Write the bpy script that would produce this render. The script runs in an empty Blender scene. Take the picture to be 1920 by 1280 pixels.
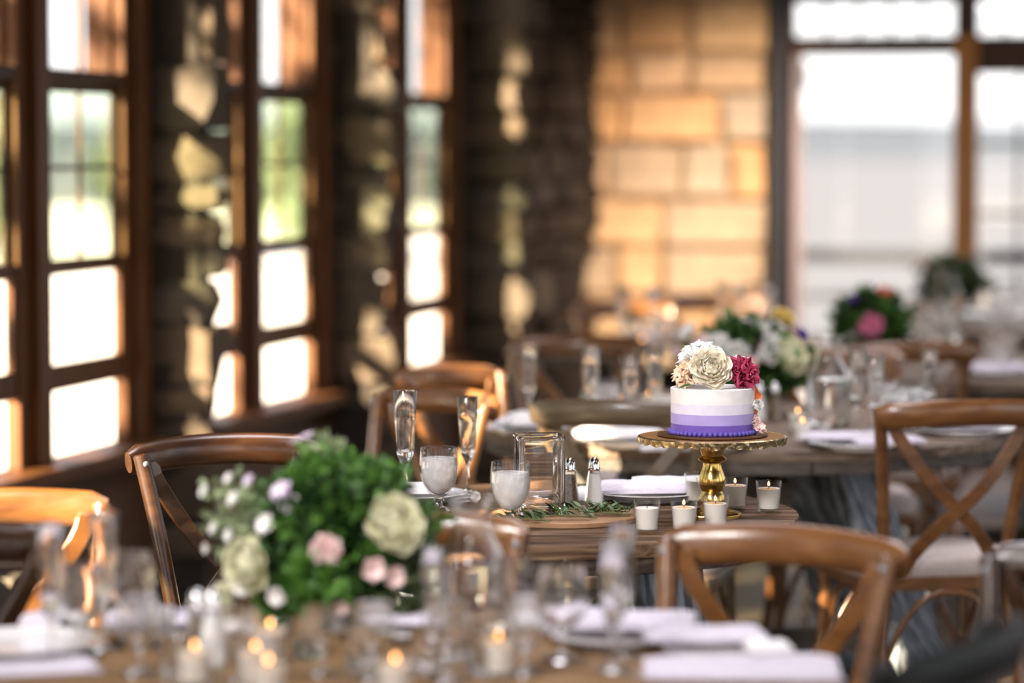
import bpy, bmesh, math, random
from mathutils import Vector, Matrix, noise
PI = math.pi
C = bpy.context.scene.collection
scene = bpy.context.scene
random.seed(7)

# ------------------------------------------------------------------ camera, world, sun, fill lights, exposure
FPX, HC = 5600.0, 1.5                       # focal length in pixels of a 1920 wide frame, camera height
PITCH = math.atan(360.0 / FPX)
cam = bpy.data.cameras.new('camera')
cam.lens = 105.0; cam.sensor_width = 36.0; cam.sensor_fit = 'HORIZONTAL'
cam.clip_end = 8000
cam.dof.use_dof = True; cam.dof.focus_distance = 5.98; cam.dof.aperture_fstop = 1.55
cam.dof.aperture_blades = 0
camo = bpy.data.objects.new('camera', cam); C.objects.link(camo)
camo.location = (0, 0, HC); camo.rotation_euler = (PI / 2 - PITCH, 0, 0)
scene.camera = camo

SKY = 1.9
world = bpy.data.worlds.new('sky'); scene.world = world; world.use_nodes = True
wn = world.node_tree.nodes; wl = world.node_tree.links
bg = wn['Background']; bg.inputs['Strength'].default_value = SKY
tc = wn.new('ShaderNodeTexCoord'); sx = wn.new('ShaderNodeSeparateXYZ'); wr = wn.new('ShaderNodeValToRGB')
wl.new(tc.outputs['Generated'], sx.inputs[0]); wl.new(sx.outputs['Z'], wr.inputs[0]); wl.new(wr.outputs[0], bg.inputs['Color'])
wr.color_ramp.elements[0].position = 0.0; wr.color_ramp.elements[0].color = (0.98, 0.95, 0.94, 1)
wr.color_ramp.elements[1].position = 0.7; wr.color_ramp.elements[1].color = (0.72, 0.80, 1.0, 1)

ALPHA = math.atan(1360.0 / FPX)             # the left wall runs away to the right by this angle
U = Vector((math.sin(ALPHA), math.cos(ALPHA), 0)); N = Vector((math.cos(ALPHA), -math.sin(ALPHA), 0))
SUN_T, SUN_E = math.radians(36), math.radians(23.5)
sd = (U * math.cos(SUN_T) + N * math.sin(SUN_T)) * math.cos(SUN_E) + Vector((0, 0, -math.sin(SUN_E)))
sun = bpy.data.lights.new('sun', 'SUN'); sun.energy = 46.0; sun.color = (1.0, 0.80, 0.55); sun.angle = math.radians(0.6)
suno = bpy.data.objects.new('sun', sun); C.objects.link(suno)
suno.rotation_euler = sd.to_track_quat('-Z', 'Y').to_euler()

def area(name, loc, size, power, col, rot=(0, 0, 0), spread=180):
    l = bpy.data.lights.new(name, 'AREA'); l.shape = 'DISK'; l.size = size; l.energy = power; l.color = col; l.spread = math.radians(spread)
    o = bpy.data.objects.new(name, l); C.objects.link(o); o.location = loc; o.rotation_euler = rot
    return o
# added overhead fill lights above the frame, to brighten the tables
for x, y, pw in [(0.1, 4.0, 13), (0.4, 6.0, 18), (1.0, 8.1, 20), (1.6, 10.6, 20), (2.2, 12.8, 13)]:
    area('ceiling_fill', (x, y, 3.05), 1.1, pw, (0.97, 0.93, 1.0), spread=120)
# two fill lights added out of view towards the windows, brightening the nearer tables
for p, q, pw in (((-1.5, 2.3, 2.95), (.25, 6.1, .85), 16), ((-1.2, .6, 2.95), (0.1, 4.3, .8), 6)):
    area('table_fill', p, 0.7, pw, (1.0, 0.95, 0.93), (Vector(q) - Vector(p)).to_track_quat('-Z', 'Y').to_euler(), spread=58)
# warm fill light added out of view to brighten the stone wall
area('wall_fill', (1.9, 13.1, 3.0), 0.4, 32, (1.0, 0.82, 0.68), (Vector((0.72, 15.2, 0.65)) - Vector((1.9, 13.1, 3.0))).to_track_quat('-Z', 'Y').to_euler(), spread=52)

scene.view_settings.view_transform = 'Standard'
scene.view_settings.look = 'None'
scene.view_settings.exposure = 0.18
scene.view_settings.gamma = 1.0
scene.view_settings.use_curve_mapping = False
scene.cycles.max_bounces = 14
scene.cycles.transmission_bounces = 12
scene.cycles.transparent_max_bounces = 24
scene.cycles.diffuse_bounces = 4
scene.cycles.sample_clamp_indirect = 10.0

def P(px, py, z=None, y=None):
    """world point seen at a pixel, on the level z or at the distance y"""
    r = Vector((1, 0, 0)); u = Vector((0, math.sin(PITCH), math.cos(PITCH))); f = Vector((0, math.cos(PITCH), -math.sin(PITCH)))
    d = f + r * ((px - 960) / FPX) - u * ((py - 640) / FPX)
    t = (z - HC) / d.z if z is not None else y / d.y
    return Vector((0, 0, HC)) + d * t

# ------------------------------------------------------------------ materials
MATS = {}
def mat(name, col=(0.8, 0.8, 0.8), rough=0.5, metal=0.0, trans=0.0, ior=1.45, coat=0.0, emit=None, es=0.0, sheen=0.0, sss=0.0, spec=0.5):
    m = bpy.data.materials.new(name); m.use_nodes = True; MATS[name] = m
    b = m.node_tree.nodes['Principled BSDF']
    b.inputs['Base Color'].default_value = (*col, 1); b.inputs['Roughness'].default_value = rough
    b.inputs['Metallic'].default_value = metal; b.inputs['Transmission Weight'].default_value = trans
    b.inputs['IOR'].default_value = ior; b.inputs['Coat Weight'].default_value = coat; b.inputs['Coat Roughness'].default_value = 0.18
    b.inputs['Specular IOR Level'].default_value = spec
    if sheen: b.inputs['Sheen Weight'].default_value = sheen
    if sss:
        b.inputs['Subsurface Weight'].default_value = sss; b.inputs['Subsurface Radius'].default_value = (0.01, 0.006, 0.004)
    if emit: b.inputs['Emission Color'].default_value = (*emit, 1); b.inputs['Emission Strength'].default_value = es
    return m
def nodes(m): return m.node_tree.nodes, m.node_tree.links, m.node_tree.nodes['Principled BSDF']
def ramp(n, stops):
    r = n.new('ShaderNodeValToRGB'); e = r.color_ramp.elements
    e[0].position, e[0].color = stops[0][0], (*stops[0][1], 1)
    e[1].position, e[1].color = stops[-1][0], (*stops[-1][1], 1)
    for p, c in stops[1:-1]:
        x = e.new(p); x.color = (*c, 1)
    return r
def grain(name, stops, scale=(1, 14, 14), nscale=3.0, rough=0.5, coat=0.0, bump=0.15, vary=0.0, detail=6, dist=1.2, spec=0.5):
    """wood: noise stretched along local x; vary mixes a shift per object"""
    m = mat(name, rough=rough, coat=coat, spec=spec); n, l, b = nodes(m)
    t = n.new('ShaderNodeTexCoord'); mp = n.new('ShaderNodeMapping'); mp.inputs['Scale'].default_value = scale
    l.new(t.outputs['Object'], mp.inputs[0])
    nz = n.new('ShaderNodeTexNoise'); nz.noise_dimensions = '4D'; nz.inputs['Scale'].default_value = nscale; nz.inputs['Detail'].default_value = detail; nz.inputs['Distortion'].default_value = dist
    oi = n.new('ShaderNodeObjectInfo'); mm = n.new('ShaderNodeMath'); mm.operation = 'MULTIPLY'; mm.inputs[1].default_value = 40
    l.new(oi.outputs['Random'], mm.inputs[0]); l.new(mm.outputs[0], nz.inputs['W'])
    l.new(mp.outputs[0], nz.inputs['Vector'])
    r = ramp(n, stops); l.new(nz.outputs['Fac'], r.inputs[0])
    out = r.outputs[0]
    if vary:
        hs = n.new('ShaderNodeHueSaturation'); mr = n.new('ShaderNodeMapRange')
        mr.inputs['To Min'].default_value = 1 - vary; mr.inputs['To Max'].default_value = 1 + vary
        l.new(oi.outputs['Random'], mr.inputs['Value']); l.new(mr.outputs[0], hs.inputs['Value']); l.new(out, hs.inputs['Color']); out = hs.outputs[0]
    l.new(out, b.inputs['Base Color'])
    bp = n.new('ShaderNodeBump'); bp.inputs['Strength'].default_value = bump; bp.inputs['Distance'].default_value = 0.01
    l.new(nz.outputs['Fac'], bp.inputs['Height']); l.new(bp.outputs[0], b.inputs['Normal'])
    return m
def stone_mat(name, stops, bump=0.6):
    m = mat(name, rough=0.9, spec=0.2); n, l, b = nodes(m)
    oi = n.new('ShaderNodeObjectInfo'); r = ramp(n, stops); r.color_ramp.interpolation = 'LINEAR'; l.new(oi.outputs['Random'], r.inputs[0])
    t = n.new('ShaderNodeTexCoord'); nz = n.new('ShaderNodeTexNoise'); nz.inputs['Scale'].default_value = 9; nz.inputs['Detail'].default_value = 8
    l.new(t.outputs['Object'], nz.inputs['Vector'])
    mr = n.new('ShaderNodeMapRange'); mr.inputs['To Min'].default_value = 0.6; mr.inputs['To Max'].default_value = 1.35; l.new(nz.outputs['Fac'], mr.inputs['Value'])
    hs = n.new('ShaderNodeHueSaturation'); l.new(mr.outputs[0], hs.inputs['Value']); l.new(r.outputs[0], hs.inputs['Color']); l.new(hs.outputs[0], b.inputs['Base Color'])
    bp = n.new('ShaderNodeBump'); bp.inputs['Strength'].default_value = bump; bp.inputs['Distance'].default_value = 0.03
    l.new(nz.outputs['Fac'], bp.inputs['Height']); l.new(bp.outputs[0], b.inputs['Normal'])
    return m
def noisy(name, stops, scale=20, rough=0.6, bump=0.0, **k):
    m = mat(name, rough=rough, **k); n, l, b = nodes(m)
    t = n.new('ShaderNodeTexCoord'); nz = n.new('ShaderNodeTexNoise'); nz.inputs['Scale'].default_value = scale; nz.inputs['Detail'].default_value = 4
    l.new(t.outputs['Object'], nz.inputs['Vector']); r = ramp(n, stops); l.new(nz.outputs['Fac'], r.inputs[0]); l.new(r.outputs[0], b.inputs['Base Color'])
    if bump:
        bp = n.new('ShaderNodeBump'); bp.inputs['Strength'].default_value = bump; bp.inputs['Distance'].default_value = 0.004
        l.new(nz.outputs['Fac'], bp.inputs['Height']); l.new(bp.outputs[0], b.inputs['Normal'])
    return m
def thin_glass(name, tint=(0.97, 0.98, 0.98), ior=1.5):
    m = bpy.data.materials.new(name); m.use_nodes = True; MATS[name] = m; n = m.node_tree.nodes; l = m.node_tree.links
    n.remove(n['Principled BSDF']); o = n['Material Output']
    tr = n.new('ShaderNodeBsdfTransparent'); tr.inputs[0].default_value = (*tint, 1)
    gl = n.new('ShaderNodeBsdfGlossy'); gl.inputs['Roughness'].default_value = 0.02
    lw = n.new('ShaderNodeLayerWeight'); lw.inputs[0].default_value = 0.5; pw = n.new('ShaderNodeMath'); pw.operation = 'POWER'; pw.inputs[1].default_value = 3.2 if name == 'cup_glass' else 5.0
    fr = n.new('ShaderNodeMapRange'); fr.inputs['To Min'].default_value = 0.03; fr.inputs['To Max'].default_value = 0.85 if name == 'cup_glass' else 0.6; mx = n.new('ShaderNodeMixShader')
    l.new(lw.outputs['Facing'], pw.inputs[0]); l.new(pw.outputs[0], fr.inputs['Value'])
    l.new(fr.outputs[0], mx.inputs[0]); l.new(tr.outputs[0], mx.inputs[1]); l.new(gl.outputs[0], mx.inputs[2]); l.new(mx.outputs[0], o.inputs[0])
    return m

grain('chair_wood', [(0.25, (0.075, 0.028, 0.009)), (0.5, (0.15, 0.06, 0.017)), (0.75, (0.24, 0.105, 0.030))], scale=(2, 9, 9), nscale=2.5, rough=0.34, coat=0.6, bump=0.05, vary=0.12)
grain('chair_wood_dark', [(0.25, (0.016, 0.006, 0.003)), (0.5, (0.036, 0.014, 0.005)), (0.75, (0.068, 0.029, 0.011))], scale=(2, 9, 9), nscale=2.5, rough=0.3, coat=0.6, bump=0.05)
grain('chair_wood_black', [(0.25, (0.006, 0.008, 0.008)), (0.5, (0.012, 0.015, 0.015)), (0.75, (0.022, 0.027, 0.026))], scale=(2, 9, 9), nscale=2.5, rough=0.55, bump=0.05)
grain('chair_wood_grey', [(0.25, (0.065, 0.042, 0.022)), (0.5, (0.115, 0.08, 0.046)), (0.75, (0.17, 0.125, 0.078))], scale=(2, 9, 9), nscale=2.5, rough=0.4, coat=0.4, bump=0.05)
grain('table_wood', [(0.25, (0.035, 0.022, 0.014)), (0.45, (0.13, 0.085, 0.055)), (0.6, (0.25, 0.18, 0.125)), (0.8, (0.36, 0.28, 0.21))], scale=(1.6, 30, 30), nscale=2.2, rough=0.55, bump=0.5, vary=0.2, dist=0.6)
grain('table_wood_honey', [(0.25, (0.10, 0.05, 0.018)), (0.5, (0.26, 0.145, 0.055)), (0.8, (0.42, 0.26, 0.11))], scale=(1.6, 26, 26), nscale=2.0, rough=0.5, bump=0.3, vary=0.15, dist=0.6)
grain('table_wood_dark', [(0.32, (0.018, 0.010, 0.006)), (0.45, (0.065, 0.036, 0.020)), (0.58, (0.16, 0.098, 0.058)), (0.75, (0.33, 0.23, 0.15))], scale=(1.2, 22, 22), nscale=2.2, rough=0.75, bump=0.8, vary=0.3, dist=0.9, spec=0.2)
grain('table_edge', [(0.25, (0.010, 0.007, 0.005)), (0.5, (0.035, 0.022, 0.013)), (0.8, (0.10, 0.07, 0.045))], scale=(3, 30, 30), nscale=2.5, rough=0.6, bump=0.5, dist=0.8)
grain('table_edge_grey', [(0.25, (0.035, 0.028, 0.022)), (0.5, (0.08, 0.066, 0.054)), (0.8, (0.17, 0.145, 0.12))], scale=(3, 30, 30), nscale=2.5, rough=0.6, bump=0.5, dist=0.8)
grain('frame_wood', [(0.2, (0.055, 0.019, 0.005)), (0.5, (0.10, 0.037, 0.010)), (0.8, (0.15, 0.06, 0.018))], scale=(10, 10, 1), nscale=2, rough=0.5, bump=0.1, spec=0.3)
grain('frame_wood_dark', [(0.2, (0.025, 0.011, 0.005)), (0.5, (0.05, 0.022, 0.010)), (0.8, (0.08, 0.038, 0.018))], scale=(10, 10, 1), nscale=2, rough=0.5, bump=0.1, spec=0.4)
grain('ceiling_wood', [(0.2, (0.05, 0.028, 0.014)), (0.8, (0.12, 0.07, 0.035))], scale=(1, 6, 6), nscale=2, rough=0.7)
grain('floor_wood', [(0.2, (0.03, 0.018, 0.010)), (0.8, (0.09, 0.058, 0.034))], scale=(8, 1, 1), nscale=2, rough=0.45)
grain('panel_wood', [(0.2, (0.07, 0.035, 0.018)), (0.8, (0.14, 0.075, 0.04))], scale=(1, 8, 8), nscale=2, rough=0.6)
grain('disc_wood', [(0.2, (0.20, 0.10, 0.045)), (0.8, (0.42, 0.25, 0.13))], scale=(2, 20, 20), nscale=2, rough=0.6)
# grey leg boards with a bold cathedral grain
m = mat('leg_grey', rough=0.7); n, l, b = nodes(m)
t = n.new('ShaderNodeTexCoord'); mp = n.new('ShaderNodeMapping'); mp.inputs['Scale'].default_value = (5, 5, 1.5); l.new(t.outputs['Object'], mp.inputs[0])
wv = n.new('ShaderNodeTexWave'); wv.wave_type = 'RINGS'; wv.inputs['Scale'].default_value = 2.4; wv.inputs['Distortion'].default_value = 9.0; wv.inputs['Detail'].default_value = 2.5; wv.inputs['Detail Scale'].default_value = 1.2
l.new(mp.outputs[0], wv.inputs['Vector']); r = ramp(n, [(0.15, (0.07, 0.082, 0.10)), (0.5, (0.17, 0.20, 0.235)), (0.9, (0.34, 0.38, 0.42))]); l.new(wv.outputs[0], r.inputs[0]); l.new(r.outputs[0], b.inputs['Base Color'])
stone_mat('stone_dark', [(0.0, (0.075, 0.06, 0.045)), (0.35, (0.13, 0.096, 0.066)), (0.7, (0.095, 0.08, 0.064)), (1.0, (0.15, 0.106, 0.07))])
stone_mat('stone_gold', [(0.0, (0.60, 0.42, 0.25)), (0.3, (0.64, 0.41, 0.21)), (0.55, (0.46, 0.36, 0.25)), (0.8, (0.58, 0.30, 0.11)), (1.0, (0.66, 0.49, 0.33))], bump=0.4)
stone_mat('stone_dark_shaded', [(0.0, (0.010, 0.008, 0.006)), (0.4, (0.020, 0.015, 0.011)), (1.0, (0.028, 0.020, 0.014))])  # same pier stone, with the inner face's shade put into the colour
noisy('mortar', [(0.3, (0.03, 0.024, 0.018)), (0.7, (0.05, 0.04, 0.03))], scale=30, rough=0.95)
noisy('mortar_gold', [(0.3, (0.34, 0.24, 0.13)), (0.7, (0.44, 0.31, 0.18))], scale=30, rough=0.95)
mat('glass', (1, 1, 1), rough=0.0, trans=1.0, ior=1.52)
n, l, b = nodes(MATS['glass']); tr = n.new('ShaderNodeBsdfTransparent'); tr.inputs[0].default_value = (0.97, 0.97, 0.97, 1); mx = n.new('ShaderNodeMixShader'); mx.inputs[0].default_value = 0.03
l.new(b.outputs[0], mx.inputs[1]); l.new(tr.outputs[0], mx.inputs[2]); l.new(mx.outputs[0], n['Material Output'].inputs[0])
thin_glass('pane_glass'); thin_glass('pane_glass_green', (0.86, 0.925, 0.83)); thin_glass('cup_glass', (0.97, 0.97, 0.97), 1.45)
m = noisy('iced_water', [(0.40, (0.80, 0.82, 0.84)), (0.60, (1.0, 1.0, 1.0))], scale=45, rough=0.03, trans=0.30, ior=1.33, bump=0.8)
mat('water', (1, 1, 1), rough=0.0, trans=1.0, ior=1.33)
mat('wax', (0.86, 0.82, 0.76), rough=0.5, sss=0.4)
mat('wax_melt', (0.90, 0.62, 0.28), rough=0.25, sss=0.4)
mat('flame', (1, 0.6, 0.2), emit=(1.0, 0.40, 0.12), es=10.0)
mat('wick', (0.02, 0.02, 0.02), rough=0.9)
noisy('gold', [(0.3, (0.55, 0.36, 0.09)), (0.7, (0.75, 0.54, 0.18))], scale=40, rough=0.22, bump=0.12, metal=1.0)
noisy('gold_pale', [(0.3, (0.62, 0.46, 0.22)), (0.7, (0.88, 0.72, 0.42))], scale=90, rough=0.25, bump=0.5, metal=1.0)
noisy('gold_matt', [(0.3, (0.30, 0.15, 0.05)), (0.7, (0.40, 0.21, 0.07))], scale=40, rough=0.4, metal=0.7)
noisy('board_bronze', [(0.3, (0.085, 0.038, 0.012)), (0.7, (0.14, 0.065, 0.02))], scale=40, rough=0.45, metal=0.6)
mat('chrome', (0.80, 0.80, 0.82), rough=0.08, metal=1.0)
for nm, c in [('icing_white', (0.88, 0.85, 0.85)), ('icing_pale', (0.76, 0.73, 0.86)), ('icing_lilac', (0.42, 0.35, 0.70)), ('icing_purple', (0.16, 0.085, 0.44)), ('icing_bead', (0.12, 0.08, 0.40))]:
    noisy(nm, [(0.3, tuple(x * 0.94 for x in c)), (0.7, tuple(min(1, x * 1.05) for x in c))], scale=45, rough=0.45, bump=0.22, sss=0.15)
def petal_mat(nm, c1, c2):
    return noisy(nm, [(0.3, c1), (0.7, c2)], scale=35, rough=0.55, sss=0.2)
petal_mat('petal_cream', (0.92, 0.83, 0.66), (0.96, 0.91, 0.78)); petal_mat('petal_white', (0.88, 0.87, 0.83), (0.93, 0.92, 0.89))
petal_mat('petal_peach', (0.90, 0.66, 0.46), (0.93, 0.76, 0.60)); petal_mat('petal_magenta', (0.36, 0.02, 0.075), (0.54, 0.075, 0.16))
petal_mat('petal_orange', (0.85, 0.20, 0.05), (0.92, 0.34, 0.12)); petal_mat('petal_pink', (0.80, 0.22, 0.40), (0.88, 0.38, 0.55))
petal_mat('petal_blush', (0.86, 0.62, 0.60), (0.92, 0.76, 0.72)); petal_mat('petal_purple', (0.10, 0.04, 0.30), (0.20, 0.09, 0.48))
petal_mat('petal_yellow', (0.72, 0.52, 0.12), (0.82, 0.66, 0.25)); petal_mat('petal_greenish', (0.74, 0.74, 0.48), (0.88, 0.86, 0.68))
petal_mat('petal_lilac', (0.70, 0.58, 0.74), (0.86, 0.78, 0.86)); petal_mat('petal_coral', (0.85, 0.22, 0.14), (0.9, 0.36, 0.26))
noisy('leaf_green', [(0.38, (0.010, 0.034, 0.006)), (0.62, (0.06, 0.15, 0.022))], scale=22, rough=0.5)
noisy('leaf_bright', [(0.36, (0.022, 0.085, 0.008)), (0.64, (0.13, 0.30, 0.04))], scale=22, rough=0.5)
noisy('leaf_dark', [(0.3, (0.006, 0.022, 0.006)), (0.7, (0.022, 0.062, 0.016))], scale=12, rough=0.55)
noisy('leaf_olive', [(0.3, (0.055, 0.085, 0.030)), (0.7, (0.13, 0.17, 0.075))], scale=30, rough=0.5)
noisy('leaf_pale', [(0.3, (0.20, 0.26, 0.13)), (0.7, (0.34, 0.40, 0.22))], scale=12, rough=0.6)
mat('stem', (0.10, 0.13, 0.04), rough=0.6)
noisy('napkin_cloth', [(0.3, (0.60, 0.55, 0.64)), (0.7, (0.70, 0.65, 0.74))], scale=120, rough=0.9, bump=0.2, sheen=0.3)
noisy('napkin_white', [(0.3, (0.80, 0.78, 0.79)), (0.7, (0.88, 0.86, 0.87))], scale=120, rough=0.9, bump=0.2, sheen=0.3)
noisy('cushion_cloth', [(0.3, (0.52, 0.44, 0.40)), (0.7, (0.62, 0.54, 0.50))], scale=90, rough=0.9, bump=0.2)
mat('china', (0.85, 0.84, 0.83), rough=0.12, coat=0.3)
mat('charger_grey', (0.30, 0.30, 0.29), rough=0.3)
mat('salt', (0.9, 0.9, 0.88), rough=0.8)
noisy('pepper', [(0.4, (0.04, 0.027, 0.014)), (0.6, (0.26, 0.19, 0.11))], scale=500, rough=0.9)
noisy('patio', [(0.3, (0.62, 0.58, 0.52)), (0.7, (0.72, 0.68, 0.62))], scale=0.6, rough=0.9)
noisy('deck', [(0.3, (0.40, 0.38, 0.37)), (0.7, (0.50, 0.48, 0.46))], scale=3, rough=0.8)
mat('rail_blue', (0.007, 0.009, 0.016), rough=0.6)
mat('lake', (0.112, 0.119, 0.140), rough=1.0, spec=0.0)
noisy('hills', [(0.3, (0.060, 0.071, 0.092)), (0.7, (0.062, 0.074, 0.095))], scale=0.004, rough=1.0, spec=0.0)
noisy('tree_leaf', [(0.3, (0.065, 0.09, 0.045)), (0.7, (0.12, 0.14, 0.08))], scale=0.8, rough=0.7)
noisy('hedge_leaf', [(0.3, (0.15, 0.19, 0.12)), (0.7, (0.23, 0.27, 0.18))], scale=0.8, rough=0.8)
grain('post_varnish', [(0.2, (0.36, 0.13, 0.022)), (0.8, (0.52, 0.22, 0.045))], scale=(10, 10, 1), nscale=2, rough=0.45)
mat('bark', (0.06, 0.045, 0.03), rough=0.9)
mat('steel', (0.30, 0.31, 0.33), rough=0.35, metal=0.6)
mat('post_dark', (0.022, 0.023, 0.026), rough=0.6)

# ------------------------------------------------------------------ mesh helpers
def new_mesh(name, verts, faces, smooth=True):
    me = bpy.data.meshes.new(name); me.from_pydata([tuple(v) for v in verts], [], faces); me.update()
    if smooth:
        me.polygons.foreach_set('use_smooth', [True] * len(me.polygons)); me.set_sharp_from_angle(angle=math.radians(48))
    return me
class MB:
    def __init__(s): s.v = []; s.f = []
    def add(s, vs, fs):
        o = len(s.v); s.v += [Vector(v) for v in vs]; s.f += [tuple(i + o for i in f) for f in fs]; return s
    def box(s, x0, x1, y0, y1, z0, z1):
        return s.add([(x0, y0, z0), (x1, y0, z0), (x1, y1, z0), (x0, y1, z0), (x0, y0, z1), (x1, y0, z1), (x1, y1, z1), (x0, y1, z1)],
                     [(3, 2, 1, 0), (4, 5, 6, 7), (0, 1, 5, 4), (1, 2, 6, 5), (2, 3, 7, 6), (3, 0, 4, 7)])
    def beam(s, a, b, w, t, side=None):
        """rectangular bar from a to b, w wide along 'side', t thick"""
        a = Vector(a); b = Vector(b); d = (b - a).normalized(); side = Vector(side or (1, 0, 0)); side = (side - d * side.dot(d)).normalized(); q = d.cross(side)
        vs = [p + side * (sx * w / 2) + q * (sy * t / 2) for p in (a, b) for sx, sy in ((-1, -1), (1, -1), (1, 1), (-1, 1))]
        return s.add(vs, [(3, 2, 1, 0), (4, 5, 6, 7), (0, 1, 5, 4), (1, 2, 6, 5), (2, 3, 7, 6), (3, 0, 4, 7)])
    def tube(s, pts, rad, n=10, flat=None, cap=True):
        """swept tube; rad a number or list of (rx, ry) along 'flat' frame"""
        pts = [Vector(p) for p in pts]; k = len(pts); rings = []
        up = Vector(flat) if flat else None
        for i, p in enumerate(pts):
            d = (pts[min(i + 1, k - 1)] - pts[max(i - 1, 0)]).normalized()
            ref = up if up is not None else (Vector((0, 0, 1)) if abs(d.z) < 0.8 else Vector((0, 1, 0)))
            a = (ref - d * ref.dot(d)).normalized(); bb = d.cross(a)
            r = rad[i] if isinstance(rad, list) else rad
            ra, rb = r if isinstance(r, tuple) else (r, r)
            rings.append([p + a * (math.cos(2 * PI * j / n) * ra) + bb * (math.sin(2 * PI * j / n) * rb) for j in range(n)])
        vs = [v for r in rings for v in r]; fs = []
        for i in range(k - 1):
            for j in range(n):
                j2 = (j + 1) % n; fs.append((i * n + j, i * n + j2, (i + 1) * n + j2, (i + 1) * n + j))
        if cap:
            fs.append(tuple(reversed(range(n)))); fs.append(tuple(range((k - 1) * n, k * n)))
        return s.add(vs, fs)
    def lathe(s, prof, n=28, c=(0, 0, 0), wob=None):
        c = Vector(c); vs = []; idx = []
        for (r, z) in prof:
            if r < 1e-6: idx.append([len(vs)]); vs.append(c + Vector((0, 0, z)))
            else:
                idx.append(list(range(len(vs), len(vs) + n)))
                for j in range(n):
                    a = 2 * PI * j / n; rr = r * (wob(a, z) if wob else 1)
                    vs.append(c + Vector((rr * math.cos(a), rr * math.sin(a), z)))
        fs = []
        for a, b in zip(idx, idx[1:]):
            for j in range(n):
                j2 = (j + 1) % n
                if len(a) == 1 and len(b) == 1: break
                if len(a) == 1: fs.append((a[0], b[j2], b[j]))
                elif len(b) == 1: fs.append((a[j], a[j2], b[0]))
                else: fs.append((a[j], a[j2], b[j2], b[j]))
        return s.add(vs, fs)
    def ball(s, c, r, n=10, m=6, sq=(1, 1, 1)):
        prof = [(r * math.sin(PI * i / m) if 0 < i < m else 0, -r * math.cos(PI * i / m)) for i in range(m + 1)]
        k = len(s.v); s.lathe(prof, n)
        for i in range(k, len(s.v)): v = s.v[i]; s.v[i] = Vector((v.x * sq[0], v.y * sq[1], v.z * sq[2])) + Vector(c)
        return s
    def prism(s, pts, z0, z1):
        n = len(pts); vs = [(x, y, z0) for x, y in pts] + [(x, y, z1) for x, y in pts]
        fs = [tuple(reversed(range(n))), tuple(range(n, 2 * n))] + [(i, (i + 1) % n, n + (i + 1) % n, n + i) for i in range(n)]
        return s.add(vs, fs)
    def mesh(s, name, smooth=False): return new_mesh(name, s.v, s.f, smooth)

def link(name, me, material=None, parent=None, loc=None, rot=None, scale=None, bevel=0.0, seg=2, auto=None):
    o = bpy.data.objects.new(name, me); C.objects.link(o)
    if material and me is not None:
        if not me.materials: me.materials.append(MATS[material])
        elif me.materials[0] != MATS[material]:
            o.material_slots[0].link = 'OBJECT'; o.material_slots[0].material = MATS[material]
    if parent: o.parent = parent
    if loc is not None: o.location = loc
    if rot is not None: o.rotation_euler = rot
    if scale is not None: o.scale = scale
    if bevel:
        b = o.modifiers.new('bevel', 'BEVEL'); b.width = bevel; b.segments = seg; b.limit_method = 'ANGLE'; b.angle_limit = math.radians(40)
    return o
def tag(o, label, cat, group=None, kind=None):
    o['label'] = label; o['category'] = cat
    if group: o['group'] = group
    if kind: o['kind'] = kind
    return o
def thing(name, label, cat, loc=(0, 0, 0), rot=(0, 0, 0), group=None, scale=1.0):
    o = bpy.data.objects.new(name, None); C.objects.link(o); o.empty_display_size = 0.05
    o.location = loc; o.rotation_euler = rot; o.scale = (scale,) * 3
    return tag(o, label, cat, group)
def dup(root, loc=None, rot=None, label=None, group=None, scale=None, swap=None):
    """copy a thing with its parts and sub-parts; swap renames materials on the copies"""
    def cp(o, par):
        c = o.copy(); C.objects.link(c)
        if par: c.parent = par
        if swap and c.type == 'MESH' and c.data.materials:
            old = c.material_slots[0].material.name
            if old in swap: c.material_slots[0].link = 'OBJECT'; c.material_slots[0].material = MATS[swap[old]]
        for ch in kids.get(o, []): cp(ch, c)
        return c
    kids = {}
    def collect(o):
        kids[o] = list(o.children)
        for ch in kids[o]: collect(ch)
    collect(root)
    r = cp(root, None)
    if loc is not None: r.location = loc
    if rot is not None: r.rotation_euler = rot
    if scale is not None: r.scale = (scale,) * 3
    if label: r['label'] = label
    if group: r['group'] = group
    return r
def structure(name, me, material, loc=(0, 0, 0), rot=(0, 0, 0), bevel=0.0, parent=None):
    o = link(name, me, material, parent, loc, rot, bevel=bevel)
    if not parent: o['kind'] = 'structure'
    return o
# ------------------------------------------------------------------ the room
LW = (-3.6, 0, 0); LR = (0, 0, math.atan2(U.y, U.x))          # left wall frame: x along the wall, -y into the room
CORNER = 15.4 / U.y
FW = (-3.6 + U.x * CORNER, U.y * CORNER, 0); FR = (0, 0, -ALPHA)   # far wall frame: x to the right, -y into the room
ROOM_W, ROOM_H, S0 = 6.6, 3.1, -3.2

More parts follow.
